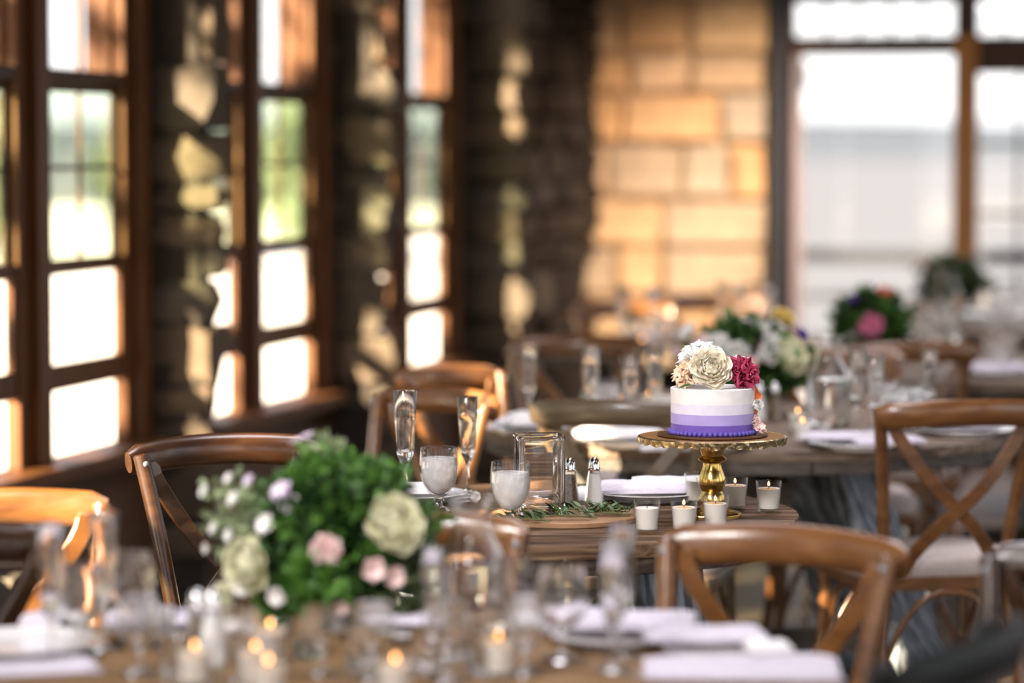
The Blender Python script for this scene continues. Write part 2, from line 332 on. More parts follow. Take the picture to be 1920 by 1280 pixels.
def block(w, d, h, rng, j=0.012, round_=0.16):
    """rough hewn stone, 24 quads, filling about (0..w, 0..-d, 0..h)"""
    vs, ix, fs = [], {}, []
    for i in range(3):
        for k in range(3):
            for q in range(3):
                if i == k == q == 1: continue
                a, b, c = i - 1, k - 1, q - 1
                n = abs(a) + abs(b) + abs(c); f = 1 - (round_ * 0.5 if n == 2 else round_ if n == 3 else 0)
                ix[i, k, q] = len(vs)
                vs.append(Vector((w / 2 + a * f * w / 2, -d / 2 + b * f * d / 2, h / 2 + c * (1 - 0.6 * (1 - f)) * h / 2)) + Vector((rng.uniform(-j, j), rng.uniform(-j, j), rng.uniform(-j, j) * 0.6)))
    for ax in range(3):
        for side in (0, 2):
            for a in range(2):
                for b in range(2):
                    def g(p, q):
                        t = [0, 0, 0]; t[ax] = side; t[(ax + 1) % 3] = p; t[(ax + 2) % 3] = q; return ix[tuple(t)]
                    f = [g(a, b), g(a + 1, b), g(a + 1, b + 1), g(a, b + 1)]
                    fs.append(tuple(f if side == 2 else reversed(f)))
    return new_mesh('stone', vs, fs)
def loc_in(frame_loc, rz, p):
    c, s = math.cos(rz), math.sin(rz)
    return (frame_loc[0] + c * p[0] - s * p[1], frame_loc[1] + s * p[0] + c * p[1], frame_loc[2] + p[2])

# floor and ceiling
mb = MB(); a = S0; b = CORNER
mb.prism([(a, 0.2), (a, -ROOM_W), (b + 0.3, -ROOM_W), (b + 0.3, 0.2)], -0.12, 0.0)
structure('floor', mb.mesh('floor'), 'floor_wood', LW, LR)
mb = MB(); mb.prism([(a, 0.9), (a, -ROOM_W - .9), (b + 0.9, -ROOM_W - .9), (b + 0.9, 0.9)], ROOM_H, ROOM_H + 0.15)
structure('ceiling', mb.mesh('ceiling'), 'ceiling_wood', LW, LR)

# left wall: core with window openings
G0, G1, PER = 8.39, 9.99, 2.006
KS = range(-4, 3)
WT = .03
mb = MB(); mb.box(S0, CORNER, 0, WT, 0, 0.50); mb.box(S0, CORNER, 0, WT, 2.35, ROOM_H)
edge = S0
mb.box(edge, 3.25, 0, WT, .5, 2.35); edge = 3.9  # single unseen opening, added so the sun reaches the left chair
for k in range(-2, 3):
    mb.box(edge, G0 + PER * k, 0, WT, 0.5, 2.35); edge = 9.96 + PER * k
mb.box(edge, CORNER, 0, WT, 0.5, 2.35)
for k in (-2, -1, 0, 1): mb.box(10.10 + PER * k, 10.205 + PER * k, -.20, 0, 0, ROOM_H)
wall_l = structure('wall_left', mb.mesh('wall_left'), 'mortar', LW, LR)
mb = MB(); mb.box(S0, CORNER - 1.6, -0.03, 0, 0, 0.50)
structure('trim_1', mb.mesh('trim_1'), 'panel_wood', LW, LR)
rng = random.Random(3)
# stone ribs between the window groups
for k in (-2, -1, 0, 1):
    s = 10.09 + PER * k; z = 0
    while z < 2.75:
        h = rng.uniform(0.10, 0.24); w = rng.uniform(0.14, 0.2); d = rng.uniform(0.235, 0.285)
        if z < 0.25: d += 0.13; w += 0.06
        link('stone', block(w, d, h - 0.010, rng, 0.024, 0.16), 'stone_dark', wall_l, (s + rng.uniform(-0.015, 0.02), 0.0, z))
        z += h
# the last pier, as thick as the room corner
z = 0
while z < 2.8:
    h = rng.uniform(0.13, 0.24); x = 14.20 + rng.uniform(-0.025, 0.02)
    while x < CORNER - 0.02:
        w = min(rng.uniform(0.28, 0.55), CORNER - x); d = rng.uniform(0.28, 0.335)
        if w > 0.05: link('stone', block(w - 0.012, d, h - 0.012, rng, 0.02, 0.10), 'stone_dark' if x < 14.3 else 'stone_dark_shaded', wall_l, (x, 0.0, z))  # stones past the near end carry shade as a darker colour
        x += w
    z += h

# window group: two double hung windows with raised lower sashes, transom lights above
def window_group():
    r = bpy.data.objects.new('window_1', None); C.objects.link(r); r['kind'] = 'structure'
    r.location = LW; r.rotation_euler = LR
    def part(name, m, *boxes, bevel=0.003):
        mb = MB()
        for b in boxes: mb.box(*b)
        return link(name, mb.mesh(name), m, r, bevel=bevel, seg=1)
    part('jamb', 'frame_wood', (G0, G0 + .09, -.02, .025, .5, 2.35)); part('jamb', 'frame_wood', (9.90, 9.96, -.02, .025, .5, 2.35))
    part('casing', 'frame_wood', (9.96, 10.045, -.055, .0, .45, 2.42)); part('casing', 'frame_wood', (G0 - .05, G0, -.04, 0, .45, 2.42))
    part('mullion', 'frame_wood', (9.03, 9.22, -.02, .025, .555, 2.30)); part('mullion_strip', 'frame_wood', (9.115, 9.215, -.05, -.02, .555, 2.30))
    part('head', 'frame_wood', (G0 + .09, 9.90, -.02, .025, 2.26, 2.35))
    part('sill', 'frame_wood', (G0 - .06, 10.05, -.12, .05, .505, .555), bevel=.008)
    for x0, x1 in ((8.48, 9.03), (9.22, 9.90)):
        part('transom_bar', 'frame_wood_dark', (x0, x1, -.018, .02, 1.702, 1.745))
        f = part('lower_sash', 'frame_wood', (x0, x1, -.012, .008, .763, .845), (x0, x1, -.012, .008, 1.13, 1.165), (x0, x0 + .025, -.012, .008, .845, 1.13), (x1 - .025, x1, -.012, .008, .845, 1.13))
        f2 = part('upper_sash', 'frame_wood_dark', (x0, x1, .009, .024, 1.115, 1.155), (x0, x1, .009, .024, 1.675, 1.702), (x0, x0 + .025, .009, .024, 1.155, 1.675), (x1 - .025, x1, .009, .024, 1.155, 1.675))
        xm = (x0 + x1) / 2 + .04
        part('muntin', 'frame_wood', (xm - .007, xm + .007, .010, .022, 1.155, 1.675)); part('muntin', 'frame_wood_dark', (x0 + .025, x1 - .025, .011, .021, 1.436, 1.450))
        part('muntin', 'frame_wood', (xm - .009, xm + .009, .004, .020, 1.745, 2.26)); part('transom_fin', 'frame_wood', (x1 - .02, x1 + .01, .022, .105, 1.72, 2.33))
        def pane(x0, x1, z0, z1, y, m='pane_glass'):
            mb = MB(); mb.box(x0, x1, y, y + .003, z0, z1); link('pane', mb.mesh('pane'), m, r)
        pane(x0 + .025, x1 - .025, .845, 1.13, -.003)
        for xa, xb in ((x0 + .025, xm - .007), (xm + .007, x1 - .025)):
            for za, zb in ((1.155, 1.436), (1.450, 1.675)): pane(xa, xb, za, zb, .0145, 'pane_glass_green')
        for xa, xb in ((x0, xm - .009), (xm + .009, x1)): pane(xa, xb, 1.745, 2.26, .010)
    return r
w1 = window_group()
for i, k in enumerate([1, 2, -1, -2]):
    c = dup(w1, loc=loc_in(LW, LR[2], (PER * k, 0, 0))); c.name = 'window_%d' % (i + 2)

# far wall: golden stones, then a glazed door and windows
mb = MB(); mb.box(-0.3, 1.24, 0.02, 0.3, 0, ROOM_H); mb.box(1.24, ROOM_W, 0.0, 0.25, 2.32, ROOM_H)
wall_b = structure('wall_back', mb.mesh('wall_back'), 'mortar_gold', FW, FR)
z = 0; rng = random.Random(11)
while z < 2.7:
    h = rng.uniform(0.17, 0.29); x = -0.12 + rng.uniform(-0.1, 0.1)
    while x < 1.18:
        w = rng.choice([rng.uniform(0.2, 0.32), rng.uniform(0.3, 0.55)])
        if x + w > 1.06: w = 1.2 - x + rng.uniform(-.015, .015)
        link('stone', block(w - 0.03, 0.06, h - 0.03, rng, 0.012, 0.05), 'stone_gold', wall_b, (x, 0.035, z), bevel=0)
        x += w
    z += h
mb = MB(); mb.box(1.205, 1.285, -0.07, 0.1, 0, ROOM_H)
structure('trim_2', mb.mesh('trim_2'), 'post_dark', FW, FR, bevel=.006)
def glazed(name, x0, x1, ztop, grid, ptype):
    r = bpy.data.objects.new(name, None); C.objects.link(r); r['kind'] = 'structure'; r.location = FW; r.rotation_euler = FR
    def part(nm, m, *boxes):
        mb = MB()
        for b in boxes: mb.box(*b)
        return link(nm, mb.mesh(nm), m, r, bevel=.006, seg=1)
    part('frame', 'frame_wood_dark', (x0 - .03, x0, 0, .1, 0, 2.32), (x0, x1, 0, .1, ztop, 2.065), (x0, x1, 0, .1, 2.235, 2.32))
    part('post', 'post_varnish', (x1, x1 + .115, -.02, .12, 0, 2.065)); part('post_cap', 'frame_wood_dark', (x1, x1 + .115, -.01, .11, 2.065, 2.32))
    n = max(1, round((x1 - x0) / .147))
    for i in range(1, n): x = x0 + (x1 - x0) * i / n; part('muntin', 'frame_wood_dark', (x - .008, x + .008, .03, .06, 2.065, 2.235))
    for i in range(n):
        mb = MB(); mb.box(x0 + (x1 - x0) * i / n + .008, x0 + (x1 - x0) * (i + 1) / n - .008, .043, .047, 2.065, 2.235); link('pane', mb.mesh('pane'), 'pane_glass', r)
    if grid:
        part('lower_panel', 'frame_wood_dark', (x0, x1, .02, .07, 0, .5))
        xs = [x0 + (x1 - x0) * i / 4 for i in range(5)]; zs = [.5, .84, 1.18, 1.52, ztop]
        for x in xs[1:-1]: part('muntin', 'rail_blue', (x - .009, x + .009, .035, .06, .5, ztop))
        for z in zs[1:-1]: part('muntin', 'rail_blue', (x0, x1, .035, .06, z - .009, z + .009))
        for a, b in zip(xs, xs[1:]):
            for c, d in zip(zs, zs[1:]):
                mb = MB(); mb.box(a + .009, b - .009, .045, .049, c + .009, d - .009); link('pane', mb.mesh('pane'), 'pane_glass', r)
    else:
        part('door_stile', 'stile_pale', (x0, x0 + .045, -.03, .03, 0, ztop)); part('hinge_plate', 'steel', (x0 + .03, x0 + .075, -.045, -.03, 1.80, 1.93))
        part('threshold', 'frame_wood_dark', (x0, x1, 0, .1, 0, .03))
        mb = MB(); mb.box(x0 + .045, x1, .043, .047, .03, ztop); link('pane', mb.mesh('pane'), 'pane_glass', r)
mat('stile_pale', (0.34, 0.27, 0.26), rough=0.4)
glazed('door_1', 1.315, 2.117, 1.972, False, 0)
glazed('window_6', 2.232, 3.05, 1.875, True, 0)
glazed('window_7', 3.20, 4.6, 1.99, False, 0)
glazed('window_8', 4.76, 6.3, 1.99, False, 0)

# right wall and rear wall (outside the picture) with window openings
mb = MB(); y = -ROOM_W
mb.box(S0, CORNER, y - .2, y, 0, .6); mb.box(S0, CORNER, y - .2, y, 2.5, ROOM_H)
for s0, s1 in ((S0, -2.6), (-.4, .2), (2.4, 3.0), (5.2, 5.8), (8.0, 8.6), (10.8, 11.4), (13.6, CORNER)): mb.box(s0, s1, y - .2, y, .6, 2.5)
structure('wall_right', mb.mesh('wall_right'), 'ceiling_wood', LW, LR)
mb = MB(); mb.box(S0 - .2, S0, -ROOM_W, .2, 0, .25); mb.box(S0 - .2, S0, -ROOM_W, .2, 2.8, ROOM_H)
for yy in (0.2, -2.1, -4.3, -6.4): mb.box(S0 - .2, S0, yy - .2, yy, .25, 2.8)
structure('wall_front', mb.mesh('wall_front'), 'ceiling_wood', LW, LR)

# ------------------------------------------------------------------ outside
mb = MB(); c0 = -3.6 - .1 + U.x * 16.2; mb.prism([(-18.5, -60), (c0, 15.7), (.05, 15.9), (.05, 80), (-80, 80), (-80, -60)], -.3, -.06)
structure('ground_patio', mb.mesh('ground_patio'), 'patio')
mb = MB(); mb.prism([(-2, .3), (12, .3), (12, 4.0), (-2, 4.0)], -.3, -.05)
structure('ground_deck', mb.mesh('ground_deck'), 'deck', FW, FR)
rl = thing('deck_railing', 'slate blue deck railing seen through the glazed doors above the lake', 'railing', loc_in(FW, FR[2], (0, 3.55, -.05)), FR)
for nm, z in (('top_rail', .90), ('rail', .64), ('rail', .38), ('rail', .14)):
    mb = MB(); mb.box(-1, 11, -.03, .03, z - (.055 if nm == 'top_rail' else .025), z + (.03 if nm == 'top_rail' else .02)); link(nm, mb.mesh(nm), 'rail_blue', rl, bevel=.005, seg=1)
for i in range(8):
    mb = MB(); x = 0.42 + i * 1.42; mb.box(x - .03, x + .03, -.03, .03, 0, .88); link('post', mb.mesh('post'), 'rail_blue', rl)
vs = []; fs = []
mb = MB(); mb.prism([(-4000, 25), (4000, 25), (4000, 3200), (-4000, 3200)], -9.5, -9)
structure('ground_lake', mb.mesh('ground_lake'), 'lake')
mb = MB(); nn = 80
for i in range(nn):
    x = -3000 + 6000 * i / (nn - 1); h = 31 + 5 * noise.noise(Vector((x * .002, 0, 0)))
    mb.v += [Vector((x, 2900, -9)), Vector((x, 3000, h * .8)), Vector((x, 3100, h)), Vector((x, 3300, -9))]
for i in range(nn - 1):
    for j in range(3): a = i * 4 + j; mb.f.append((a, a + 4, a + 5, a + 1))
structure('ground_hills', mb.mesh('ground_hills', True), 'hills')

def leaf_cloud(name, n, rad, size, rng, c=(0, 0, 0), sq=(1, 1, 1), shell=0.5, bend=0.25):
    """many small folded leaves in a ball"""
    mb = MB()
    for i in range(n):
        d = Vector((rng.gauss(0, 1), rng.gauss(0, 1), rng.gauss(0, 1))).normalized(); r = rad * (shell + (1 - shell) * rng.random() ** 0.7)
        r *= 0.85 + 0.3 * noise.noise(d * 2.3 + Vector(c))
        p = Vector(c) + Vector((d.x * sq[0], d.y * sq[1], d.z * sq[2])) * r
        ax = (d + Vector((rng.gauss(0, .6), rng.gauss(0, .6), rng.gauss(0, .6)))).normalized(); sd_ = ax.cross(Vector((rng.gauss(0, 1), rng.gauss(0, 1), rng.gauss(0, 1)))).normalized(); up = ax.cross(sd_)
        s = size * rng.uniform(.6, 1.3); w = s * .32
        mb.add([p, p + ax * s * .5 + sd_ * w, p + ax * s, p + ax * s * .5 - sd_ * w, p + ax * s * .5 + up * s * bend * .4], [(0, 1, 4), (1, 2, 4), (2, 3, 4), (3, 0, 4)])
    return mb.mesh(name)
rng = random.Random(5)
crown = [leaf_cloud('crown', 2600, 1.0, .22, rng, (0, 0, 1.35), (1, 1, 1.3), .45) for _ in range(2)]
mb = MB(); mb.tube([(0, 0, 0), (.03, .02, .7), (0, 0, 1.4)], [.07, .05, .03], 7); trunk = mb.mesh('trunk')
ordn = ['first', 'second', 'third', 'fourth', 'fifth', 'sixth', 'seventh', 'eighth', 'ninth', 'tenth', 'eleventh', 'twelfth', 'thirteenth', 'fourteenth', 'fifteenth', 'sixteenth']
for i in range(6):
    D = 41 + rng.uniform(-.4, .4); x = -9.6 + 2.35 * i
    sh = thing('shrub', 'pale green sunlit shrub beyond the left windows, %s from the left in the hedge row' % ordn[i], 'shrub', (x, D, -.06), (0, 0, rng.uniform(0, 6)), 'shrubs in the row outside', rng.uniform(.9, .98))
    f = link('foliage', crown[i % 2], 'hedge_leaf', sh); f['kind'] = 'stuff'
    link('trunk', trunk, 'bark', sh)

# broad leaved trees that stand between the low sun and the left windows
crown2 = leaf_cloud('crown', 320, 2.3, .32, random.Random(77), (0, 0, 4.3), (1.15, 1.15, .95), .25)
mb = MB(); mb.tube([(0, 0, 0), (.06, .03, 1.6), (-.03, .05, 3.0), (0, 0, 4.6)], [.16, .12, .09, .04], 9); trunk2 = mb.mesh('trunk')
for i, s in enumerate((6.2, 10.6, 15.0)):
    b = Vector(loc_in(LW, LR[2], (s, 0, 0))) - Vector((sd.x, sd.y, 0)) * 7.0
    tr_ = thing('tree', 'broad leaved tree outside the left windows, %s along the wall, dappling the sunlight' % ['nearest', 'middle one', 'farthest'][i], 'tree', (b.x, b.y, -.06), (0, 0, 2.1 * i), 'trees beside the window wall')
    f = link('foliage', crown2, 'tree_leaf', tr_); f['kind'] = 'stuff'; link('trunk', trunk2, 'bark', tr_)
# ------------------------------------------------------------------ cross back chair (origin on the floor under the seat, sitter faces +y, back at -y)
CH_BACK = 0.262                                # distance from origin to the back rail
def bez(p0, p1, p2, n=8):
    p0, p1, p2 = Vector(p0), Vector(p1), Vector(p2)
    return [p0 * (1 - t) ** 2 + p1 * 2 * t * (1 - t) + p2 * t * t for t in [i / n for i in range(n + 1)]]
def make_chair():
    r = thing('cross_back_chair', '', 'chair')
    W = 'chair_wood'
    # top rail: bent, bowed to the rear, thick oval section with round ends
    pts, rad = [], []
    for i in range(17):
        a = i / 16 * 2 - 1
        pts.append((0.215 * a, -CH_BACK - 0.030 - 0.055 * (1 - a * a) + 0.006, 0.862 + 0.012 * (1 - a * a)))
        e = 1 - max(0, (abs(a) - 0.86) / 0.14) ** 2 * 0.75
        rad.append((0.033 * (0.55 + 0.45 * e), 0.0155 * (0.45 + 0.55 * e)))
    mb = MB(); mb.tube(pts, rad, 14, flat=(0, -0.12, 1)); link('top_rail', mb.mesh('top_rail', True), W, r)
    # rear legs run up to the rail on its front side
    for s in (-1, 1):
        pts = bez((s * .205, -.27, 0), (s * .155, -.165, .40), (s * .158, -.180, .50), 6) + bez((s * .161, -.19, .56), (s * .178, -.226, .74), (s * .199, -.262, .880), 6)
        mb = MB(); mb.tube(pts, [(.016, .0165)] * len(pts), 10, flat=(0, 1, 0)); lg = link('leg', mb.mesh('leg', True), W, r, bevel=.003, seg=1)
        mb = MB(); mb.ball((s * .196, -.238, .866), .0065, 8, 6, (1, .6, 1)) if 0 else mb.ball((0, 0, 0), .0065, 8, 6, (1, .6, 1)); link('screw', mb.mesh('screw', True), 'steel', lg, (s * .1965, -.241, .862))
    for s in (-1, 1):
        mb = MB(); mb.tube([(s * .205, .205, 0), (s * .192, .195, .25), (s * .185, .185, .445)], [.0135, .016, .018], 10); link('leg', mb.mesh('leg', True), W, r)
    # crossed bands
    for s in (-1, 1):
        p = [(s * .172, -.270, .862), (s * .152, -.268, .81), (s * .06, -.268 - .012 * (s > 0), .69), (-s * .05, -.245 - .012 * (s > 0), .585), (-s * .125, -.200, .482)]
        q = []
        for i in range(13):
            t = i / 12 * 4; k = min(int(t), 3); f = t - k
            g = [Vector(p[max(0, min(4, j))]) for j in (k - 1, k, k + 1, k + 2)]
            q.append(0.5 * ((2 * g[1]) + (g[2] - g[0]) * f + (2 * g[0] - 5 * g[1] + 4 * g[2] - g[3]) * f * f + (3 * g[1] - g[0] - 3 * g[2] + g[3]) * f ** 3))
        mb = MB(); n = len(q)
        for i, c in enumerate(q):
            d = (q[min(i + 1, n - 1)] - q[max(i - 1, 0)]).normalized(); f = Vector((0, 1, 0)); f = (f - d * f.dot(d)).normalized(); w = d.cross(f)
            hw = .0165 * (0.6 if i == 0 else 1)
            mb.v += [c + w * hw + f * .005, c - w * hw + f * .005, c - w * hw - f * .005, c + w * hw - f * .005]
        for i in range(n - 1):
            for j in range(4): mb.f.append((i * 4 + j, i * 4 + (j + 1) % 4, i * 4 + 4 + (j + 1) % 4, i * 4 + 4 + j))
        mb.f += [(3, 2, 1, 0), tuple(range(4 * n - 4, 4 * n))]
        bnd = link('cross_band', mb.mesh('cross_band'), W, r, bevel=.002, seg=1)
    # seat frame, cushion, bentwood braces
    def rr(w, d, rd, n=5):
        o = []
        for cx, cy, a0 in ((w - rd, d - rd, 0), (-w + rd, d - rd, 90), (-w + rd, -d + rd, 180), (w - rd, -d + rd, 270)):
            for i in range(n + 1): a = math.radians(a0 + 90 * i / n); o.append((cx + rd * math.cos(a), cy + rd * math.sin(a)))
        return o
    mb = MB(); mb.prism(rr(.215, .21, .08), .428, .462); link('seat_frame', mb.mesh('seat_frame'), W, r, bevel=.006)
    mb = MB()
    o = rr(.205, .20, .08); k = len(o)
    for sc_, z in ((.97, .462), (1.0, .475), (1.0, .495), (.95, .508), (.6, .514)): mb.v += [Vector((x * sc_, y * sc_, z)) for x, y in o]
    for i in range(4):
        for j in range(k): mb.f.append((i * k + j, i * k + (j + 1) % k, i * k + k + (j + 1) % k, i * k + k + j))
    mb.f += [tuple(reversed(range(k))), tuple(range(4 * k, 5 * k))]
    link('seat_cushion', mb.mesh('seat_cushion', True), 'cushion_cloth', r)
    def arch(a, b, zt, z0=.17):
        a = Vector(a); b = Vector(b); pts = []
        for i in range(15):
            t = i / 14; p = a.lerp(b, t); h = 1 - abs(2 * t - 1) ** 2.6; pts.append((p.x, p.y, z0 + (zt - z0) * h))
        mb = MB(); mb.tube(pts, .009, 8); link('bentwood_brace', mb.mesh('bentwood_brace', True), W, r)
    arch((-.192, -.215, 0), (.192, -.215, 0), .425); arch((-.188, .19, 0), (.188, .19, 0), .425)
    arch((-.19, -.205, 0), (-.19, .185, 0), .425); arch((.19, -.205, 0), (.19, .185, 0), .425)
    return r
chair0 = make_chair(); chair_used = []
def chair(x, y, face, label, swap=None, scale=1.0, group=None):
    """x, y: middle of the top rail; face: direction the sitter looks, degrees from +y towards -x"""
    rz = math.radians(face); f = Vector((-math.sin(rz), math.cos(rz), 0)); o = Vector((x, y, 0)) + f * (CH_BACK + .07) * scale
    sw = {'chair_wood': swap} if swap else None
    if not chair_used and not sw:
        r = chair0; r.location = o; r.rotation_euler = (0, 0, rz); r.scale = (scale,) * 3; r['label'] = label
        if group: r['group'] = group
        chair_used.append(1); return r
    return dup(chair0, o, (0, 0, rz), label, group, scale, sw)
CG = 'cross back chairs at the round tables'
# face: 0 looks away from the camera, 90 looks left, 180 looks at the camera, 270 looks right
chair(.452, 4.70, 146, 'honey brown cross back chair facing the camera in front of the candles and cake', group=CG)
chair(-.625, 6.22, 212, 'dark brown cross back chair facing right beside the window wall, behind the foreground flowers', 'chair_wood_dark', group=CG)
chair(-.19, 4.89, 180, 'red brown cross back chair hidden behind the glass carafe and foreground bouquet', group=CG)
chair(-.93, 5.20, 205, 'golden brown sunlit cross back chair with a bolted band at the left edge', group=CG)
chair(-.92, 4.66, 228, 'near black brown cross back chair low in the left corner', 'chair_wood_dark', group=CG)
chair(.60, 3.70, 62, 'black cross back chair rail blurred in the bottom right corner', 'chair_wood_black', group=CG)
chair(.93, 4.46, 142, 'brown cross back chair cut off by the right edge, low beside the black one', 'chair_wood_dark', group=CG)
chair(1.09, 7.10, 12, 'tall brown cross back chair at right with its back to us and a pale cushion', group=CG)
chair(.245, 7.10, -14, 'greyish brown cross back chair with its back to us directly left of the cake', 'chair_wood_grey', group=CG)
chair(-.15, 7.45, 134, 'tan cross back chair behind the two champagne flutes', group=CG)
chair(-.21, 8.22, 232, 'golden yellow cross back chair behind the tan one near the windows', group=CG)
chair(.22, 9.58, 172, 'orange brown cross back chair at the far left table under the dark pier', group=CG)
chair(1.25, 9.24, 8, 'brown cross back chair below the pink peony bouquet', group=CG)
chair(.96, 8.98, 180, 'brown cross back chair pushed in behind the white rose bouquet, pale cushion under the table', group=CG)
chair(.82, 12.25, 176, 'dark cross back chair at the foot of the golden stone wall', group=CG)
chair(.42, 11.75, 196, 'orange cross back chair in front of the golden wall, left of the cake flowers', group=CG)
chair(2.05, 10.55, 75, 'brown cross back chair at the right edge behind the far glasses', group=CG)

# ------------------------------------------------------------------ round plank tables
def table(name, label, cx, cy, R, top, edge, rot=0.0, nplank=8, legs='leg_grey', H=.76, splay=.18, lr=.42):
    r = thing(name, label, 'table', (cx, cy, 0), (0, 0, math.radians(rot)), 'round plank tables')
    w = 2 * R / nplank; rng = random.Random(int(cx * 100) + 9)
    for i in range(nplank):
        y0 = -R + i * w + .0012; y1 = -R + (i + 1) * w - .0012; pts = []
        m = 12
        for j in range(m + 1):
            y = y0 + (y1 - y0) * j / m; pts.append((math.sqrt(max(0, R * R - y * y)), y))
        for j in range(m + 1):
            y = y1 + (y0 - y1) * j / m; pts.append((-math.sqrt(max(0, R * R - y * y)), y))
        dz = rng.uniform(-.0008, 0)
        mb = MB(); mb.prism(pts, H - .028, H + dz); link('plank', mb.mesh('plank'), top, r, bevel=.0025, seg=2)
    # second layer under the top: segments of a ring
    ns = 8
    for i in range(ns):
        a0 = 2 * PI * i / ns + .004; a1 = 2 * PI * (i + 1) / ns - .004; o = []
        for j in range(9): a = a0 + (a1 - a0) * j / 8; o.append(((R - .006) * math.cos(a), (R - .006) * math.sin(a)))
        for j in range(9): a = a1 + (a0 - a1) * j / 8; o.append(((R - .10) * math.cos(a), (R - .10) * math.sin(a)))
        mb = MB(); mb.prism(o, H - .060, H - .0285); link('rim_segment', mb.mesh('rim_segment'), edge, r, bevel=.002, seg=1)
    for i in range(4):
        a = math.radians(45 + 90 * i); d = Vector((math.cos(a), math.sin(a), 0)); t = Vector((-d.y, d.x, 0))
        mb = MB(); mb.beam(d * R * lr + Vector((0, 0, H - .06)), d * (R * lr + splay), .20, .05, t)
        link('leg', mb.mesh('leg'), legs, r, bevel=.004, seg=1)
    mb = MB(); mb.box(-R * .5, R * .5, -.04, .04, H - .12, H - .061); link('cross_beam', mb.mesh('cross_beam'), edge, r)
    mb = MB(); mb.box(-.04, .04, -R * .5, R * .5, H - .18, H - .121); link('cross_beam', mb.mesh('cross_beam'), edge, r)
    mb = MB(); mb.box(-R * .45, R * .45, -.035, .035, .14, .20); link('stretcher', mb.mesh('stretcher'), edge, r)
    return r
table('plank_table', 'round weathered plank table with grey legs carrying the purple cake', .055, 6.08, .53, 'table_wood_dark', 'table_edge', 4, 7, splay=.10, lr=.60)
table('plank_table', 'round honey wood table in the foreground under the white and green bouquet', -.20, 4.15, .66, 'table_wood_honey', 'table_edge', 6, 9)
table('plank_table', 'round grey plank table directly behind the cake table', .64, 8.02, .72, 'table_wood', 'table_edge_grey', 8, 8, splay=.30)
table('plank_table', 'round dark table behind with the pink peony bouquet at right', 1.62, 10.22, .72, 'table_wood', 'table_edge', 5, 8)
table('plank_table', 'round dark table below the golden stone wall in the middle distance', .60, 11.45, .60, 'table_wood', 'table_edge', 15, 8)
table('plank_table', 'round dark table farthest right by the glazed doors', 2.05, 12.75, .66, 'table_wood', 'table_edge', 0, 8)
# ------------------------------------------------------------------ tableware
TZ = .7601
class Kind:
    """a kind of thing: the first placement moves the prototype, the others copy it with its parts"""
    def __init__(s, build): s.build = build; s.p = None; s.used = False
    def put(s, loc, label, rz=0.0, scale=1.0, group=None, swap=None):
        if s.p is None: s.p = s.build()
        if not s.used and not swap:
            s.used = True; r = s.p; r.location = loc; r.rotation_euler = (0, 0, rz); r.scale = (scale,) * 3; r['label'] = label
            if group: r['group'] = group
            return r
        return dup(s.p, loc, (0, 0, rz), label, group, scale, swap)
    def at(s, px, py, label, z=TZ, **k): return s.put(P(px, py, z), label, **k)
    def close(s):
        if s.p is not None and not s.used: raise RuntimeError('unused prototype ' + s.p.name)

def b_goblet():
    r = thing('water_goblet', '', 'glass')
    prof = [(0, 0), (.030, 0), (.033, .0015), (.033, .003), (.020, .007), (.009, .011), (.0075, .016), (.0105, .020), (.0115, .023), (.009, .027), (.012, .0305), (0, .0312)]
    mb = MB(); mb.lathe(prof, 32); link('goblet_foot', mb.mesh('goblet_foot', True), 'glass', r)
    prof = [(0, .0314), (.012, .0314), (.022, .039), (.033, .056), (.0392, .078), (.0402, .095), (.0385, .118), (.0372, .131), (.0362, .1315), (.0355, .130), (.0367, .117), (.0383, .095), (.0374, .078), (.0312, .057), (.0195, .041), (.010, .0355), (0, .034)]
    mb = MB(); mb.lathe(prof, 36); link('goblet_bowl', mb.mesh('goblet_bowl', True), 'cup_glass', r)
    prof = [(0, .0345), (.0098, .0360), (.0190, .0415), (.0306, .0573), (.0368, .078), (.0377, .095), (.0368, .110), (.03, .1105), (0, .1108)]
    mb = MB(); mb.lathe(prof, 32); link('iced_water', mb.mesh('iced_water', True), 'iced_water', r)
    return r
def b_empty_goblet():
    r = thing('wine_goblet', '', 'glass')
    prof = [(0, 0), (.030, 0), (.033, .0015), (.033, .003), (.018, .006), (.007, .011), (.005, .018), (.005, .040), (.009, .047), (.022, .053), (.033, .066), (.0385, .086), (.0375, .112), (.0355, .135), (.0347, .1355), (.034, .134),
            (.036, .112), (.0370, .086), (.0317, .068), (.0205, .056), (.008, .051), (0, .050)]
    mb = MB(); mb.lathe(prof, 32); link('goblet_bowl', mb.mesh('goblet_bowl', True), 'glass', r)
    return r
def b_flute():
    r = thing('champagne_flute', '', 'glass')
    prof = [(0, 0), (.029, 0), (.031, .0015), (.030, .003), (.012, .006), (.0045, .012), (.0036, .02), (.0036, .062), (.005, .072), (.011, .084), (.0168, .096), (.0172, .100), (.0186, .112), (.0212, .165), (.0242, .226),
            (.0236, .2268), (.0230, .225), (.0200, .165), (.0172, .112), (.0150, .104), (.006, .1025), (0, .102)]
    mb = MB(); mb.lathe(prof, 16); link('flute_bowl', mb.mesh('flute_bowl', True), 'glass', r, bevel=0)
    return r
